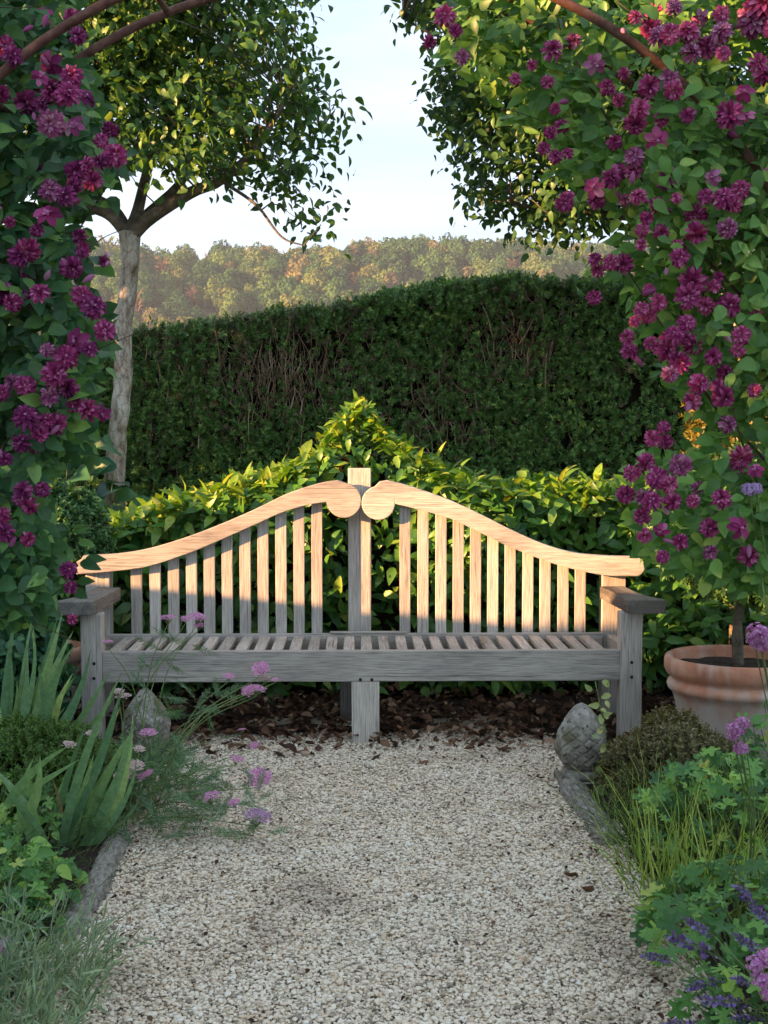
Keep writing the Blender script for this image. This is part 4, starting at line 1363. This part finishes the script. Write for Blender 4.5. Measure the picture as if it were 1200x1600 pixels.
# ---------------------------------------------------------------- small-leaved mounds
def mound(name, label, cat, c, r, n, kind, mat, scale, top=-.3, core=True, spread=.5, **kw):
    t = thing(name, label, cat, (c[0], c[1], 0))
    p_, v_ = sphere_pts(n, c, r, top, .05)
    k = p_[:, 2] > .01
    p_, v_ = p_[k], v_[k]
    f = np.array([1 + .2 * noise.noise(Vector(q) * 1.9 + Vector((c[0], 0, 0))) for q in v_])
    p_ = np.asarray(c) + (p_ - np.asarray(c)) * f[:, None]
    p_ = p_[p_[:, 2] > .01] if len(p_[p_[:, 2] > .01]) == len(v_) else p_
    scatter('foliage', p_, euler_towards(v_ + np.array((0, 0, .4)), spread), RNG.uniform(scale * .7, scale * 1.25, len(p_)), sprigs(kind, mat, **kw), t)
    if core:
        part('shade_core', [lumpy(c, np.asarray(r) * .84, c[0], 3, .05)], M['core'], t, True)
    return t


small = blade([(0, .08), (.45, .26), (1, .06)], .25, .2)
mound('box_shrub', 'rounded small-leaved green shrub beside the left armrest of the bench', 'shrub', (-1.64, 6.66, .90), (.29, .22, .28), 3600, 'box', M['box_leaf'], .05, -1.1, leaves=14, leaf=.5, proto=small)
mound('box_shrub', 'low dark evergreen under the purple clematis beside iris leaves', 'shrub', (-2.0, 5.75, .38), (.6, .35, .38), 4200, 'ivy', M['broad_leaf'], .07, -1.1, leaves=9, leaf=.6, proto=ROUND)
mound('thyme_mound', 'brownish green thyme cushion in front of the bench leg and pot', 'herb', (1.27, 4.95, .02), (.25, .24, .25), 3600, 'thyme', M['thyme_brown'], .05, -.02, leaves=14, leaf=.30, proto=small)
mound('thyme_mound', 'dark mossy green cushion plant among the iris leaves', 'herb', (-1.22, 4.85, .05), (.3, .28, .26), 3200, 'moss', M['thyme_green'], .045, -.02, leaves=14, leaf=.30, proto=small)
# standard shrub in the pot
std = thing('standard_shrub', 'clipped standard shrub on a bare stem growing in the terracotta pot', 'shrub', (1.71, 5.58, .43))
part('trunk', [(*tube(spline([(1.71, 5.58, .42), (1.705, 5.585, .6), (1.72, 5.58, .75), (1.715, 5.58, .95)], 14), [.026] * 4 + [.021] * 10, 10), 0)], M['limb'], std, True)
c = (1.76, 5.55, 1.05)
p, v = sphere_pts(3000, c, (.36, .34, .26), -1.1, .12)
scatter('crown', p, euler_towards(v + np.array((0, 0, .3)), .6), RNG.uniform(.045, .08, len(p)), SPRIG['box'], std)
golden = thing('golden_shrub', 'yellow dying conifer glowing behind the magenta clematis', 'shrub', (2.05, 6.6, 0))
p, v = sphere_pts(1500, (1.98, 6.6, 1.35), (.16, .2, .55), -1.1, .1)
scatter('foliage', p, euler_towards(v, .5), RNG.uniform(.06, .1, len(p)), sprigs('gold', M['gold_leaf'], leaves=12, leaf=.35, proto=small), golden)
part('trunk', [(*tube([(2.0, 6.6, 0), (1.98, 6.6, 1.7)], [.03, .008], 8), 0)], M['limb'], golden, True)


# ---------------------------------------------------------------- leafy bed plants
def leafy(name, label, cat, region, n, protos, mat, size, zr, limit=80, stalk=True, up=.7, group=None, stalkm='stalk'):
    """clump of stalked leaves: region = (x0,x1,y0,y1)"""
    x0, x1, y0, y1 = region
    b = ((x0 + x1) / 2, (y0 + y1) / 2, 0)
    t = thing(name, label, cat, b, group)
    X, Y = RNG.uniform(x0, x1, n), RNG.uniform(y0, y1, n)
    u = ((X - b[0]) / (x1 - x0) * 2) ** 2 + ((Y - b[1]) / (y1 - y0) * 2) ** 2
    k = u < 1.15
    X, Y, u = X[k], Y[k], u[k]
    nn_ = len(X)
    Z = zr[0] + (zr[1] - zr[0]) * np.sqrt(np.clip(1.15 - u, 0, 1)) * RNG.uniform(.45, 1.05, nn_)
    p_ = np.stack([X, Y, Z], -1)
    out = np.stack([(X - b[0]) / (x1 - x0), (Y - b[1]) / (y1 - y0) - .4, np.zeros(nn_)], -1)
    d = out + rdir(nn_) * .8 * np.array((1, 1, .35))
    nr_ = np.array((0, -.35, up)) + rdir(nn_) * .45 + out * .35
    s_ = RNG.uniform(*size, nn_)
    foliage(t, protos, basis(d, nr_, s_), p_, s_, mat, limit)
    if stalk:
        pcs_ = []
        for q in p_[::2]:
            f = np.array((q[0] * .6 + b[0] * .4, q[1] * .6 + b[1] * .4, 0))
            pcs_.append((*tube(spline([f, (f + q) / 2 + rdir(1)[0] * .02, q], 5), .0018, 4, False), 0))
        part('stalks', pcs_, M[stalkm], t, True, 'stuff')
    return t


leafy('geranium_plant', 'leafy cranesbill clump with cut green leaves under the lavender spikes', 'plant', (.76, 1.5, 2.45, 3.75), 460, [PALM, PALM2], M['geranium'], (.05, .10), (.05, .26), 150)
leafy('geranium_plant', 'cranesbill clump with cut leaves behind the yellow-green chives', 'plant', (.98, 1.9, 3.75, 4.7), 420, [PALM, PALM2], M['geranium'], (.05, .10), (.06, .34), 110)
leafy('geranium_plant', 'leafy green clump below the terracotta pot rim', 'plant', (1.45, 2.1, 4.4, 5.1), 200, [PALM, PALM2, OVATE], M['geranium'], (.05, .10), (.1, .48), 60)
leafy('strawberry_plant', 'low leafy clump spilling beside the edging log under iris', 'plant', (-1.45, -.83, 3.25, 4.1), 700, [PALM2, PALM, OVATE], M['geranium'], (.035, .068), (.03, .22), 170)
leafy('strawberry_plant', 'leafy green clump at the photo edge between iris fans', 'plant', (-1.75, -1.0, 4.0, 4.75), 480, [OVATE, PALM2], M['clematis_leaf'], (.035, .06), (.04, .24), 90)
leafy('broad_leaved_shrub', 'broad blue-green leaves around the foot of the pale trunk', 'shrub', (-2.3, -1.28, 7.55, 7.95), 170, [HEART], M['broad_leaf'], (.13, .22), (.3, 1.72), 60, True, .45)
leafy('ivy_undergrowth', 'dark leafy undergrowth between left armrest and small terracotta pot', 'plant', (-2.3, -1.40, 5.75, 6.6), 520, [ROUND, OVATE], M['broad_leaf'], (.05, .09), (.1, .62), 90, False)
leafy('ivy_undergrowth', 'dark leafy undergrowth behind the potted standard shrub', 'plant', (1.42, 2.6, 6.1, 6.9), 620, [ELLIP, OVATE], M['laurel'], (.06, .11), (.1, 1.0), 60, False)


def sword(base, tip, width, bend, mat, t, seed=0):
    base, tip = np.asarray(base, float), np.asarray(tip, float)
    n_ = 11
    L = np.linalg.norm(tip - base)
    ax = (tip - base) / L
    side = np.cross(ax, (0, 1, 0.12)); side /= np.linalg.norm(side)
    r = random.Random(seed)
    tw = r.uniform(-.7, .7)
    sw_ = r.uniform(-.35, .35)
    dep = np.cross(side, ax)
    V = []
    for k in range(n_):
        u = k / (n_ - 1)
        w_ = width * (1 - u ** 3.2) * (.75 + .25 * math.sin(math.pi * min(u + .25, 1))) + .0008
        c_ = base + ax * L * u + np.array((0, 0, -bend * u * u)) + side * (.02 * math.sin(u * 3 + seed) + sw_ * u * (1 - u) * L)
        sd2 = side * math.cos(tw * u) + dep * math.sin(tw * u)
        up2 = np.cross(ax, sd2)
        V += [c_ - sd2 * w_, c_ + up2 * w_ * .22, c_ + sd2 * w_]
    Fq = []
    for k in range(n_ - 1):
        a = 3 * k
        Fq += [(a, a + 1, a + 4, a + 3), (a + 1, a + 2, a + 5, a + 4)]
    return part('leaf', [(np.array(V), np.array(Fq), 0)], mat, t, True)


def iris(label, loc, blades, d):
    t = thing('iris_plant', label, 'plant', loc)
    for i, (bx, by, tx, ty, w_, bend, dead) in enumerate(blades):
        dd = d + random.uniform(-.08, .08)
        o = sword(P(bx, by, dd), P(tx, ty, dd - random.uniform(-.05, .12)), w_, bend, M['iris_dead'] if dead else M['iris'], t, i + int(d * 10))
        if not dead and random.random() < .6:
            ox = random.uniform(-14, 14)
            sword(P(bx + ox * .5, by, dd + .05), P(tx + ox, ty + random.uniform(0, 70), dd + .02), w_ * .85, bend, M['iris'], t, i + 50)
        if dead:
            o['label'] = 'withered tan iris leaf'
    return t


iris('fan of broad iris swords in front of the small terracotta pot', (-1.45, 5.0, 0), [
    (30, 1180, 100, 960, .022, 0, 0), (10, 1190, 22, 935, .014, 0, 0), (20, 1190, 40, 960, .014, 0, 0), (50, 1160, 110, 985, .02, 0, 0), (40, 1190, 145, 1008, .022, .02, 0), (60, 1180, 125, 1010, .022, 0, 0), (70, 1180, 118, 1055, .02, 0, 0),
    (35, 1200, 56, 930, .009, 0, 0), (5, 1190, 5, 1000, .018, 0, 0), (60, 1160, 84, 1035, .013, 0, 1), (75, 1190, 175, 1038, .015, .02, 0), (0, 1180, -30, 980, .02, 0, 0), (20, 1180, 50, 1015, .02, 0, 0), (90, 1190, 60, 1040, .02, 0, 0)], 5.0)
iris('tall leaning iris fan beside the yarrow and grey edging log', (-.95, 4.35, 0), [
    (95, 1325, 192, 1050, .016, 0, 0), (110, 1335, 180, 1105, .016, 0, 0), (105, 1320, 176, 1103, .013, 0, 0), (125, 1335, 207, 1125, .018, 0, 0), (130, 1330, 213, 1120, .015, 0, 0), (140, 1330, 215, 1140, .013, 0, 0), (100, 1340, 150, 1180, .018, 0, 0),
    (120, 1360, 196, 1245, .012, -.0, 0), (145, 1335, 205, 1180, .012, 0, 0), (90, 1310, 130, 1130, .012, 0, 0), (76, 1330, 84, 1212, .012, 0, 1), (80, 1335, 92, 1235, .008, 0, 1), (105, 1340, 128, 1240, .007, 0, 1)], 4.4)
iris('low arching iris blades at the photo edge above the strawberry leaves', (-1.25, 4.1, 0), [
    (55, 1340, -10, 1200, .025, .0, 0), (60, 1345, 10, 1230, .02, 0, 0), (20, 1330, -30, 1240, .02, 0, 0), (10, 1260, 110, 1165, .014, .0, 0), (40, 1390, 0, 1330, .02, 0, 0), (70, 1370, 40, 1250, .02, 0, 0), (30, 1300, 60, 1180, .018, 0, 0)], 4.15)
# withered yellow tip seen crossing the cushion plant

# ---------------------------------------------------------------- yarrow
def yarrow_head(seed, mat):
    r = np.random.default_rng(seed)
    n_ = 46
    a = np.arange(n_) * 2.4
    rad = .5 * np.sqrt((np.arange(n_) + .5) / n_) * r.uniform(.85, 1.1, n_)
    p_ = np.stack([rad * np.cos(a), rad * np.sin(a), .10 - .35 * rad ** 2 + r.uniform(-.03, .03, n_)], -1)
    pcs_ = []
    for k in range(5):
        b = k * 1.257
        d = np.tile((math.cos(b), math.sin(b), .15), (n_, 1)) + r.normal(size=(n_, 3)) * .12
        pcs_.append(merged(blade([(0, .1), (.6, .42), (1, .25)], .1, .1), basis(d, np.tile((0, 0, 1.0), (n_, 1)) + r.normal(size=(n_, 3)) * .25, np.full(n_, .085)), p_))
    for k in range(0, n_, 3):
        pcs_.append((*tube([(0, 0, -.45), p_[k]], [.012, .01], 3, False), 1))
    return mesh_of('flower_head', pcs_, [mat, M['stalk']], True)


YH = {k: [yarrow_head(i + j * 7, M[k]) for j in range(2)] for i, k in enumerate(('yarrow_pink', 'yarrow_pale', 'yarrow_mauve'))}
heads = [(262, 965, 11, 'yarrow_pink', 4.9), (290, 967, 7, 'yarrow_pink', 4.95), (308, 964, 12, 'yarrow_pink', 4.9), (311, 977, 8, 'yarrow_pink', 4.9), (168, 1003, 8, 'yarrow_pink', 4.7), (388, 1080, 10, 'yarrow_pink', 4.9), (402, 1076, 12, 'yarrow_pink', 4.85),
         (407, 1045, 13, 'yarrow_pink', 4.95), (413, 1060, 9, 'yarrow_pale', 4.95), (357, 1057, 8, 'yarrow_pink', 4.95), (232, 1145, 12, 'yarrow_pink', 4.6), (192, 1088, 11, 'yarrow_pale', 4.7), (185, 1080, 8, 'yarrow_pale', 4.7), (370, 1186, 10, 'yarrow_pink', 4.6), (405, 1215, 17, 'yarrow_pink', 4.5),
         (352, 1223, 9, 'yarrow_pink', 4.5), (328, 1244, 14, 'yarrow_pink', 4.4), (365, 1254, 9, 'yarrow_pink', 4.4), (403, 1275, 19, 'yarrow_mauve', 4.35), (225, 1212, 10, 'yarrow_pink', 4.5), (233, 1207, 6, 'yarrow_pink', 4.5), (200, 1205, 13, 'yarrow_pale', 4.5), (190, 1213, 11, 'yarrow_pale', 4.45), (212, 1196, 12, 'yarrow_pale', 4.5), (205, 1213, 9, 'yarrow_pale', 4.5),
         (378, 1140, 6, 'yarrow_pink', 4.8), (397, 1165, 7, 'yarrow_pink', 4.8), (218, 1170, 8, 'yarrow_pale', 4.5), (143, 1146, 9, 'yarrow_pale', 4.4), (108, 1163, 10, 'yarrow_pale', 4.4), (430, 1062, 5, 'yarrow_pink', 4.9)]
yb = np.array((-.83, 4.75, 0))
yar = thing('yarrow_plant', 'pink flowering yarrow leaning over the gravel beside the iris', 'plant', tuple(yb))
pcs = []
for px, py, r, k, d in heads:
    q = P(px, py, d)
    o = link('flower_head', random.choice(YH[k]), yar)
    s = 2.3 * r / F * d
    nrm = Vector((RNG.normal() * .2, -.35 + RNG.normal() * .2, 1))
    o.matrix_local = Matrix.Translation(Vector(q - yb)) @ nrm.to_track_quat('Z', 'Y').to_matrix().to_4x4() @ Matrix.Rotation(random.uniform(0, 6), 4, 'Z') @ Matrix.Scale(s, 4)
    f = yb + np.array((random.uniform(-.12, .1), random.uniform(-.2, .15), 0))
    e = q - np.array((0, 0, s * .4))
    low = np.array((f[0] + (e[0] - f[0]) * .45, f[1] + (e[1] - f[1]) * .5, max(e[2] * .72, .05)))
    pcs.append((*tube(spline([f, low, e], 14), np.linspace(.0026, .0016, 14), 5, False), 0))
part('stems', pcs, M['stalk'], yar, True, 'stuff')


def feather(seed):
    r = np.random.default_rng(seed)
    n_ = 40
    t_ = np.repeat(np.linspace(.08, 1, n_ // 2), 2)
    sgn = np.tile((1, -1), n_ // 2)
    p_ = np.stack([np.zeros(n_), t_, -.3 * t_ ** 2], -1)
    d = np.stack([sgn * 1.0, np.full(n_, .75), r.normal(size=n_) * .35], -1)
    s_ = .20 * np.sin(np.pi * np.clip(t_ * .85 + .12, 0, 1)) * r.uniform(.7, 1.1, n_)
    V, Fq, _ = merged(blade([(0, .05), (.5, .075), (1, .01)], .1, .2), basis(d, np.tile((0, 0, 1.0), (n_, 1)), s_), p_)
    mid = merged(blade([(0, .012), (.5, .01), (1, .004)], .1, .3), basis(np.array([(0, 1.0, 0)]), np.array([(0, 0, 1.0)]), np.array([1.0])), np.zeros((1, 3)))
    n0 = len(V)
    return np.vstack([V, mid[0]]), np.vstack([Fq, mid[1] + n0])


FE = [feather(1), feather(2)]
n = 280
X, Y = RNG.uniform(-1.05, -.62, n), RNG.uniform(4.35, 5.25, n)
u = ((X + .86) / .26) ** 2 + ((Y - 4.8) / .5) ** 2
k = u < 1.2
X, Y, u = X[k], Y[k], u[k]
n = len(X)
p = np.stack([X, Y, .01 + RNG.random(n) * .17 * np.clip(1.3 - u, .1, 1)], -1)
d = np.stack([(X + .86) * 1.8 + RNG.normal(size=n) * .5 + .15, (Y - 4.8) * .6 - .2 + RNG.normal(size=n) * .5, RNG.uniform(.1, .8, n)], -1)
B = basis(d, rdir(n) * .4 + np.array((0, -.2, 1)), RNG.uniform(.10, .2, n))
part('feathery_foliage', [merged(FE[0], B[::2], p[::2]), merged(FE[1], B[1::2], p[1::2])], M['yarrow_leaf'], yar, True, 'stuff')
sl = []
for px, py, d in ((330, 1090, 4.95), (300, 1110, 4.9), (270, 1130, 4.8), (230, 1075, 4.8), (250, 1030, 4.85), (275, 1010, 4.9), (390, 1265, 4.4), (380, 1240, 4.45), (350, 1260, 4.4), (320, 1275, 4.3), (400, 1290, 4.3), (340, 1235, 4.5)):
    for q in range(7):
        sl.append(P(px + random.uniform(-25, 25), py + random.uniform(-18, 18), d))
sl = np.array(sl)
B = basis(rdir(len(sl)) * np.array((1, .6, .7)), rdir(len(sl)) + np.array((0, -.6, .5)), RNG.uniform(.07, .13, len(sl)))
part('stem_leaves', [merged(FE[0], B, sl)], M['yarrow_leaf'], yar, True, 'stuff')


# ---------------------------------------------------------------- chives, grass, lavender, verbena
def blades_part(t, name, roots, tips, wid, mat, bend=.02):
    pcs_ = []
    for a, b in zip(roots, tips):
        mid = (a + b) / 2 + rdir(1)[0] * bend
        pcs_.append((*tube(spline([a, mid, b], 8), np.linspace(wid, wid * .45, 8), 4, False), 0))
    return part(name, pcs_, mat, t, True, 'stuff')


ch = thing('chive_clump', 'upright clump of thin yellow-green stems edging the gravel', 'plant', (1.0, 3.7, 0))
n = 170
roots = np.stack([RNG.uniform(.86, 1.25, n), RNG.uniform(3.5, 4.1, n), np.zeros(n)], -1)
tips = roots + np.stack([RNG.normal(size=n) * .07 - .10 * (1.1 - roots[:, 0]) * 2, RNG.normal(size=n) * .08 - .03, RNG.uniform(.12, .35, n)], -1)
for a, b in zip(roots, tips):
    part('stem', [(*tube(spline([a, (a * .45 + b * .55) + rdir(1)[0] * .022, b], 8), np.linspace(.0028, .0012, 8), 4, False), 0)], M['chive'], ch, True)
gr = thing('grass_tuft', 'fine arching green grass tuft beside the log end and thyme', 'grass', (1.05, 4.4, 0))
n = 260
roots = np.stack([RNG.uniform(.90, 1.3, n), RNG.uniform(4.1, 4.75, n), np.zeros(n)], -1)
tips = roots + np.stack([RNG.normal(size=n) * .12 - .03, RNG.normal(size=n) * .12 - .05, RNG.uniform(.06, .24, n)], -1)
blades_part(gr, 'blades', roots, tips, .0016, M['grass'], .04)
n = 150
roots = np.stack([RNG.uniform(.90, 1.35, n), RNG.uniform(3.6, 4.8, n), np.zeros(n)], -1)
tips = roots + np.stack([RNG.normal(size=n) * .14 - .03, RNG.normal(size=n) * .12 - .05, RNG.uniform(.08, .34, n)], -1)
blades_part(gr, 'dry_blades', roots, tips, .0014, M['chive'], .05)
gr2 = thing('grass_tuft', 'fine grass blades straggling over the bed beside the iris fan', 'grass', (-1.1, 3.9, 0))
n = 120
roots = np.stack([RNG.uniform(-1.3, -.83, n), RNG.uniform(3.3, 4.4, n), np.zeros(n)], -1)
tips = roots + np.stack([RNG.normal(size=n) * .12 + .02, RNG.normal(size=n) * .12 - .05, RNG.uniform(.08, .3, n)], -1)
blades_part(gr2, 'blades', roots, tips, .0016, M['grass'], .04)


def lav_spike(seed):
    r = np.random.default_rng(seed)
    pcs_ = []
    n_ = 66
    t_ = np.sort(r.random(n_) ** .85)
    t_ = np.round(t_ * 9) / 9 + r.uniform(-.03, .03, n_)
    a = r.uniform(0, 6.28, n_)
    wv = .07 * np.clip(1.15 - t_, .25, 1)
    p_ = np.stack([np.cos(a) * wv * .5, np.sin(a) * wv * .5, t_], -1)
    d = np.stack([np.cos(a), np.sin(a), np.full(n_, .9)], -1)
    pcs_.append(merged(blade([(0, .14), (.5, .3), (1, .16)], .5, .1), basis(d, rdir(n_, r), r.uniform(.07, .12, n_)), p_))
    pcs_.append((*tube([(0, 0, 0), (0, 0, 1)], [.012, .006], 4), 1))
    return mesh_of('flower_spike', pcs_, [M['lavender_bud'], M['stalk']], True)


LS = [lav_spike(i) for i in range(3)]
lav = thing('lavender_bush', 'lavender with purple spikes leaning over the cranesbill leaves', 'plant', (1.0, 2.75, 0))
lb = np.array((1.0, 2.75, 0.0))
pcs = []
SP = [((1153, 1385), (1196, 1436)), ((1073, 1438), (1113, 1460)), ((1045, 1460), (1115, 1492)), ((1008, 1493), (1050, 1500)), ((1150, 1462), (1190, 1487)), ((1075, 1543), (1125, 1531)), ((1147, 1528), (1180, 1540)), ((1098, 1563), (1170, 1567)),
      ((1040, 1597), (1090, 1604)), ((1150, 1590), (1200, 1600)), ((1180, 1420), (1215, 1450))]
for i, (a, b) in enumerate(SP):
    d = 2.75 + .12 * random.random()
    tip, bot = P(*a, d - .06), P(*b, d)
    v = Vector(tip - bot)
    o = link('flower_spike', LS[i % 3], lav)
    o.matrix_local = Matrix.Translation(Vector(bot - lb)) @ v.to_track_quat('Z', 'Y').to_matrix().to_4x4() @ Matrix.Scale(v.length, 4)
    rt_ = lb + np.array((random.uniform(.0, .25), random.uniform(-.1, .2), .02))
    pcs.append((*tube(spline([rt_, (rt_ + bot) / 2 - np.array((0, 0, .05)) + np.array((.05, 0, 0)), bot], 10), .0017, 4, False), 0))
part('stems', pcs, M['stalk'], lav, True, 'stuff')


def shoots(n_, x0, x1, y0, y1, h, sp, rng):
    rt = np.stack([rng.uniform(x0, x1, n_), rng.uniform(y0, y1, n_), np.zeros(n_)], -1)
    c_ = np.array(((x0 + x1) / 2, (y0 + y1) / 2, 0))
    dr = (rt - c_) * sp + np.stack([rng.normal(size=n_) * .25, rng.normal(size=n_) * .25 - .1, np.ones(n_)], -1)
    dr /= np.linalg.norm(dr, axis=1)[:, None]
    L = rng.uniform(h * .55, h, n_)
    ps, ds = [], []
    for a, b, l_ in zip(rt, dr, L):
        for k in range(20):
            u = (k + rng.random()) / 20
            ps.append(a + b * l_ * u + np.array((0, 0, -.03 * u)))
            ds.append(b * .8 + rng.normal(size=3) * .55)
    return rt, dr, L, np.array(ps), np.array(ds)


r9 = np.random.default_rng(9)
lv2 = thing('lavender_bush', 'silvery grey lavender foliage without flowers at the gravel edge', 'plant', (-.92, 3.0, 0))
rt, dr, L, ps, ds = shoots(250, -1.3, -.67, 2.6, 3.3, .28, 1.1, r9)
part('foliage', [merged(NARROW, basis(ds, rdir(len(ps)) + np.array((0, -.3, .5)), r9.uniform(.035, .07, len(ps))), ps)], M['lavender_leaf'], lv2, True, 'stuff')
part('stems', [(*tube([a, a + b * l_], .0016, 4, False), 0) for a, b, l_ in zip(rt, dr, L)], M['lavender_leaf'], lv2, True, 'stuff')
rt, dr, L, ps, ds = shoots(70, .95, 1.4, 2.6, 2.95, .16, 1.1, r9)
part('foliage', [merged(NARROW, basis(ds, rdir(len(ps)) + np.array((0, -.3, .5)), r9.uniform(.03, .055, len(ps))), ps)], M['lavender_leaf'], lav, True, 'stuff')


def verbena_head(seed, mat, n_=70):
    r = np.random.default_rng(seed)
    v_ = rdir(n_ * 2, r); v_ = v_[v_[:, 2] > -.25][:n_]
    n_ = len(v_)
    p_ = v_ * np.array((.46, .46, .38)) * r.uniform(.75, 1.1, n_)[:, None]
    pcs_ = []
    for k in range(5):
        b = k * 1.257
        x = np.cross(v_, (0.3, .9, .1)); x /= np.linalg.norm(x, axis=1)[:, None]
        y = np.cross(v_, x)
        d = x * math.cos(b) + y * math.sin(b) + v_ * .2
        pcs_.append(merged(blade([(0, .1), (.6, .4), (1, .22)], .1, .1), basis(d, v_, np.full(n_, .12)), p_))
    pcs_.append(lumpy((0, 0, -.05), (.3, .3, .25), seed, 1))
    return mesh_of('flower_head', pcs_, [mat], True)


VH = [verbena_head(1, M['verbena']), verbena_head(2, M['verbena'])]
SH = [verbena_head(3, M['scabious'])]


def stemmed(name, label, cat, base, hs, meshes, d):
    t = thing(name, label, cat, tuple(base))
    base = np.asarray(base, float)
    pcs_ = []
    for px, py, r in hs:
        q = P(px, py, d)
        o = link('flower_head', random.choice(meshes), t)
        nrm = Vector((RNG.normal() * .3, -.6, 1))
        o.matrix_local = Matrix.Translation(Vector(q - base)) @ nrm.to_track_quat('Z', 'Y').to_matrix().to_4x4() @ Matrix.Scale(2 * r / F * d, 4)
        pcs_.append((*tube(spline([base, (base + q) / 2 + np.array((.04, 0, 0)), q], 12), .002, 4, False), 0))
    part('stems', pcs_, M['stalk'], t, True, 'stuff')


stemmed('verbena_plant', 'bright pink verbena head over the lavender in the corner', 'plant', (1.02, 2.7, 0), [(1180, 1506, 16), (1188, 1530, 16), (1200, 1496, 18), (1200, 1552, 14)], VH, 2.62)
stemmed('verbena_plant', 'pink verbena cluster in front of the pot base', 'plant', (1.12, 3.6, 0), [(1150, 1140, 16), (1160, 1130, 13), (1158, 1170, 13), (1145, 1150, 10)], VH, 3.5)
stemmed('verbena_plant', 'lilac pink verbena head beside the potted shrub stem', 'plant', (1.32, 3.9, 0), [(1185, 990, 20), (1190, 1005, 18), (1178, 1000, 13)], VH, 3.8)
stemmed('scabious_plant', 'pale lilac scabious bloom against the magenta clematis', 'plant', (.98, 2.75, 0), [(1170, 765, 13), (1182, 763, 11)], SH, 2.7)
stemmed('stock_plant', 'small magenta bloom above the silvery lavender leaves', 'plant', (-.95, 3.2, 0), [(10, 1478, 13), (14, 1490, 9)], [flower_mesh(77, M['verbena'], 'tight')], 3.15)
# pea seedling by the finial
pea = thing('pale_climber', 'pale yellowing seedling stem growing up in front of the stone finial', 'plant', (.985, 4.95, 0))
q = [P(940, 1262, 4.95), P(938, 1200, 4.95), P(947, 1150, 4.95), P(940, 1115, 4.95), P(930, 1065, 4.95)]
part('stem', [(*tube(spline(q, 14), .0022, 5), 0)], M['stalk'], pea, True)
pl_ = np.array([P(938 + random.uniform(-14, 18), y, 4.93) for y in np.linspace(1065, 1250, 26)])
n = len(pl_)
foliage(pea, [OVATE], basis(rdir(n) + np.array((0, 0, -.4)), np.tile((0, -1.0, .3), (n, 1)) + rdir(n) * .4, RNG.uniform(.03, .055, n)), pl_, np.full(n, .04), leaf_mat('pale_leaf', [(0, (.2, .3, .14)), (.6, (.32, .4, .16)), (1, (.45, .45, .18))]), 26)

# ---------------------------------------------------------------- beyond the frame: unseen blockers added to throw the evening shade
shed = thing('blocker_shed', 'unseen low shed added to cast the shadow on the bench', 'shed', (-6.3, 3.6, 0))
zr = lambda y: 1.57 - .34 * (y - 5.01)
for x0, x1 in ((-7.6, -5.0),):
    out = [(5.6, 0), (5.6, zr(5.6)), (3.80, zr(3.80)), (3.74, zr(3.74) + .16), (3.1, zr(3.4) + .16), (1.0, 1.55), (1.0, 0)]  # added blocker: roofline and raised step set the bench's shadow edge
    V = np.array([(x0, y, z) for y, z in out] + [(x1, y, z) for y, z in out])
    Fs = [np.arange(7)[None], np.arange(13, 6, -1)[None], np.array([(i, i + 7, (i + 1) % 7 + 7, (i + 1) % 7) for i in range(7)])]
    part('wall', [(V, Fs, 0)], M['shed'], shed)
fence = thing('blocker_fence', 'unseen board fence added to keep the gravel in shade', 'fence', (-4.95, -1.2, 0))
for y in np.arange(-3.4, 1.2, .15):  # boards added out of view to keep sun off the gravel
    box_part('board', -4.96, -4.94, y, y + .149, 0, 1.75, M['shed'], fence, .002, .001)


def blocker_tree(label, c, rad, n_, seed):  # unseen tree added as a leafy sun blocker
    t = thing('garden_tree', label, 'tree', (c[0], c[1], 0))
    part('trunk', [(*tube([(c[0], c[1], 0), (c[0] + .05, c[1], c[2])], [.09, .05], 10), 0)], M['bark_pale'], t, True)
    v_ = rdir(n_, np.random.default_rng(seed))
    p_ = np.asarray(c) + v_ * np.asarray(rad) * (RNG.random(n_) ** .4)[:, None]
    s_ = RNG.uniform(.09, .15, n_)
    part('crown', [merged(OVATE2, basis(rdir(n_), rdir(n_) + np.array((0, 0, .5)), s_), p_)], M['tree_leaf'], t, True, 'stuff')


blocker_tree('unseen leafy tree added to shade the tall hedge and pale trunk', (-5.6, 7.5, 3.2), (1.3, 1.7, 2.0), 9000, 1)
blocker_tree('unseen leafy tree added to shade the purple clematis', (-5.4, 1.0, 2.6), (1.2, 1.5, 1.1), 6000, 2)
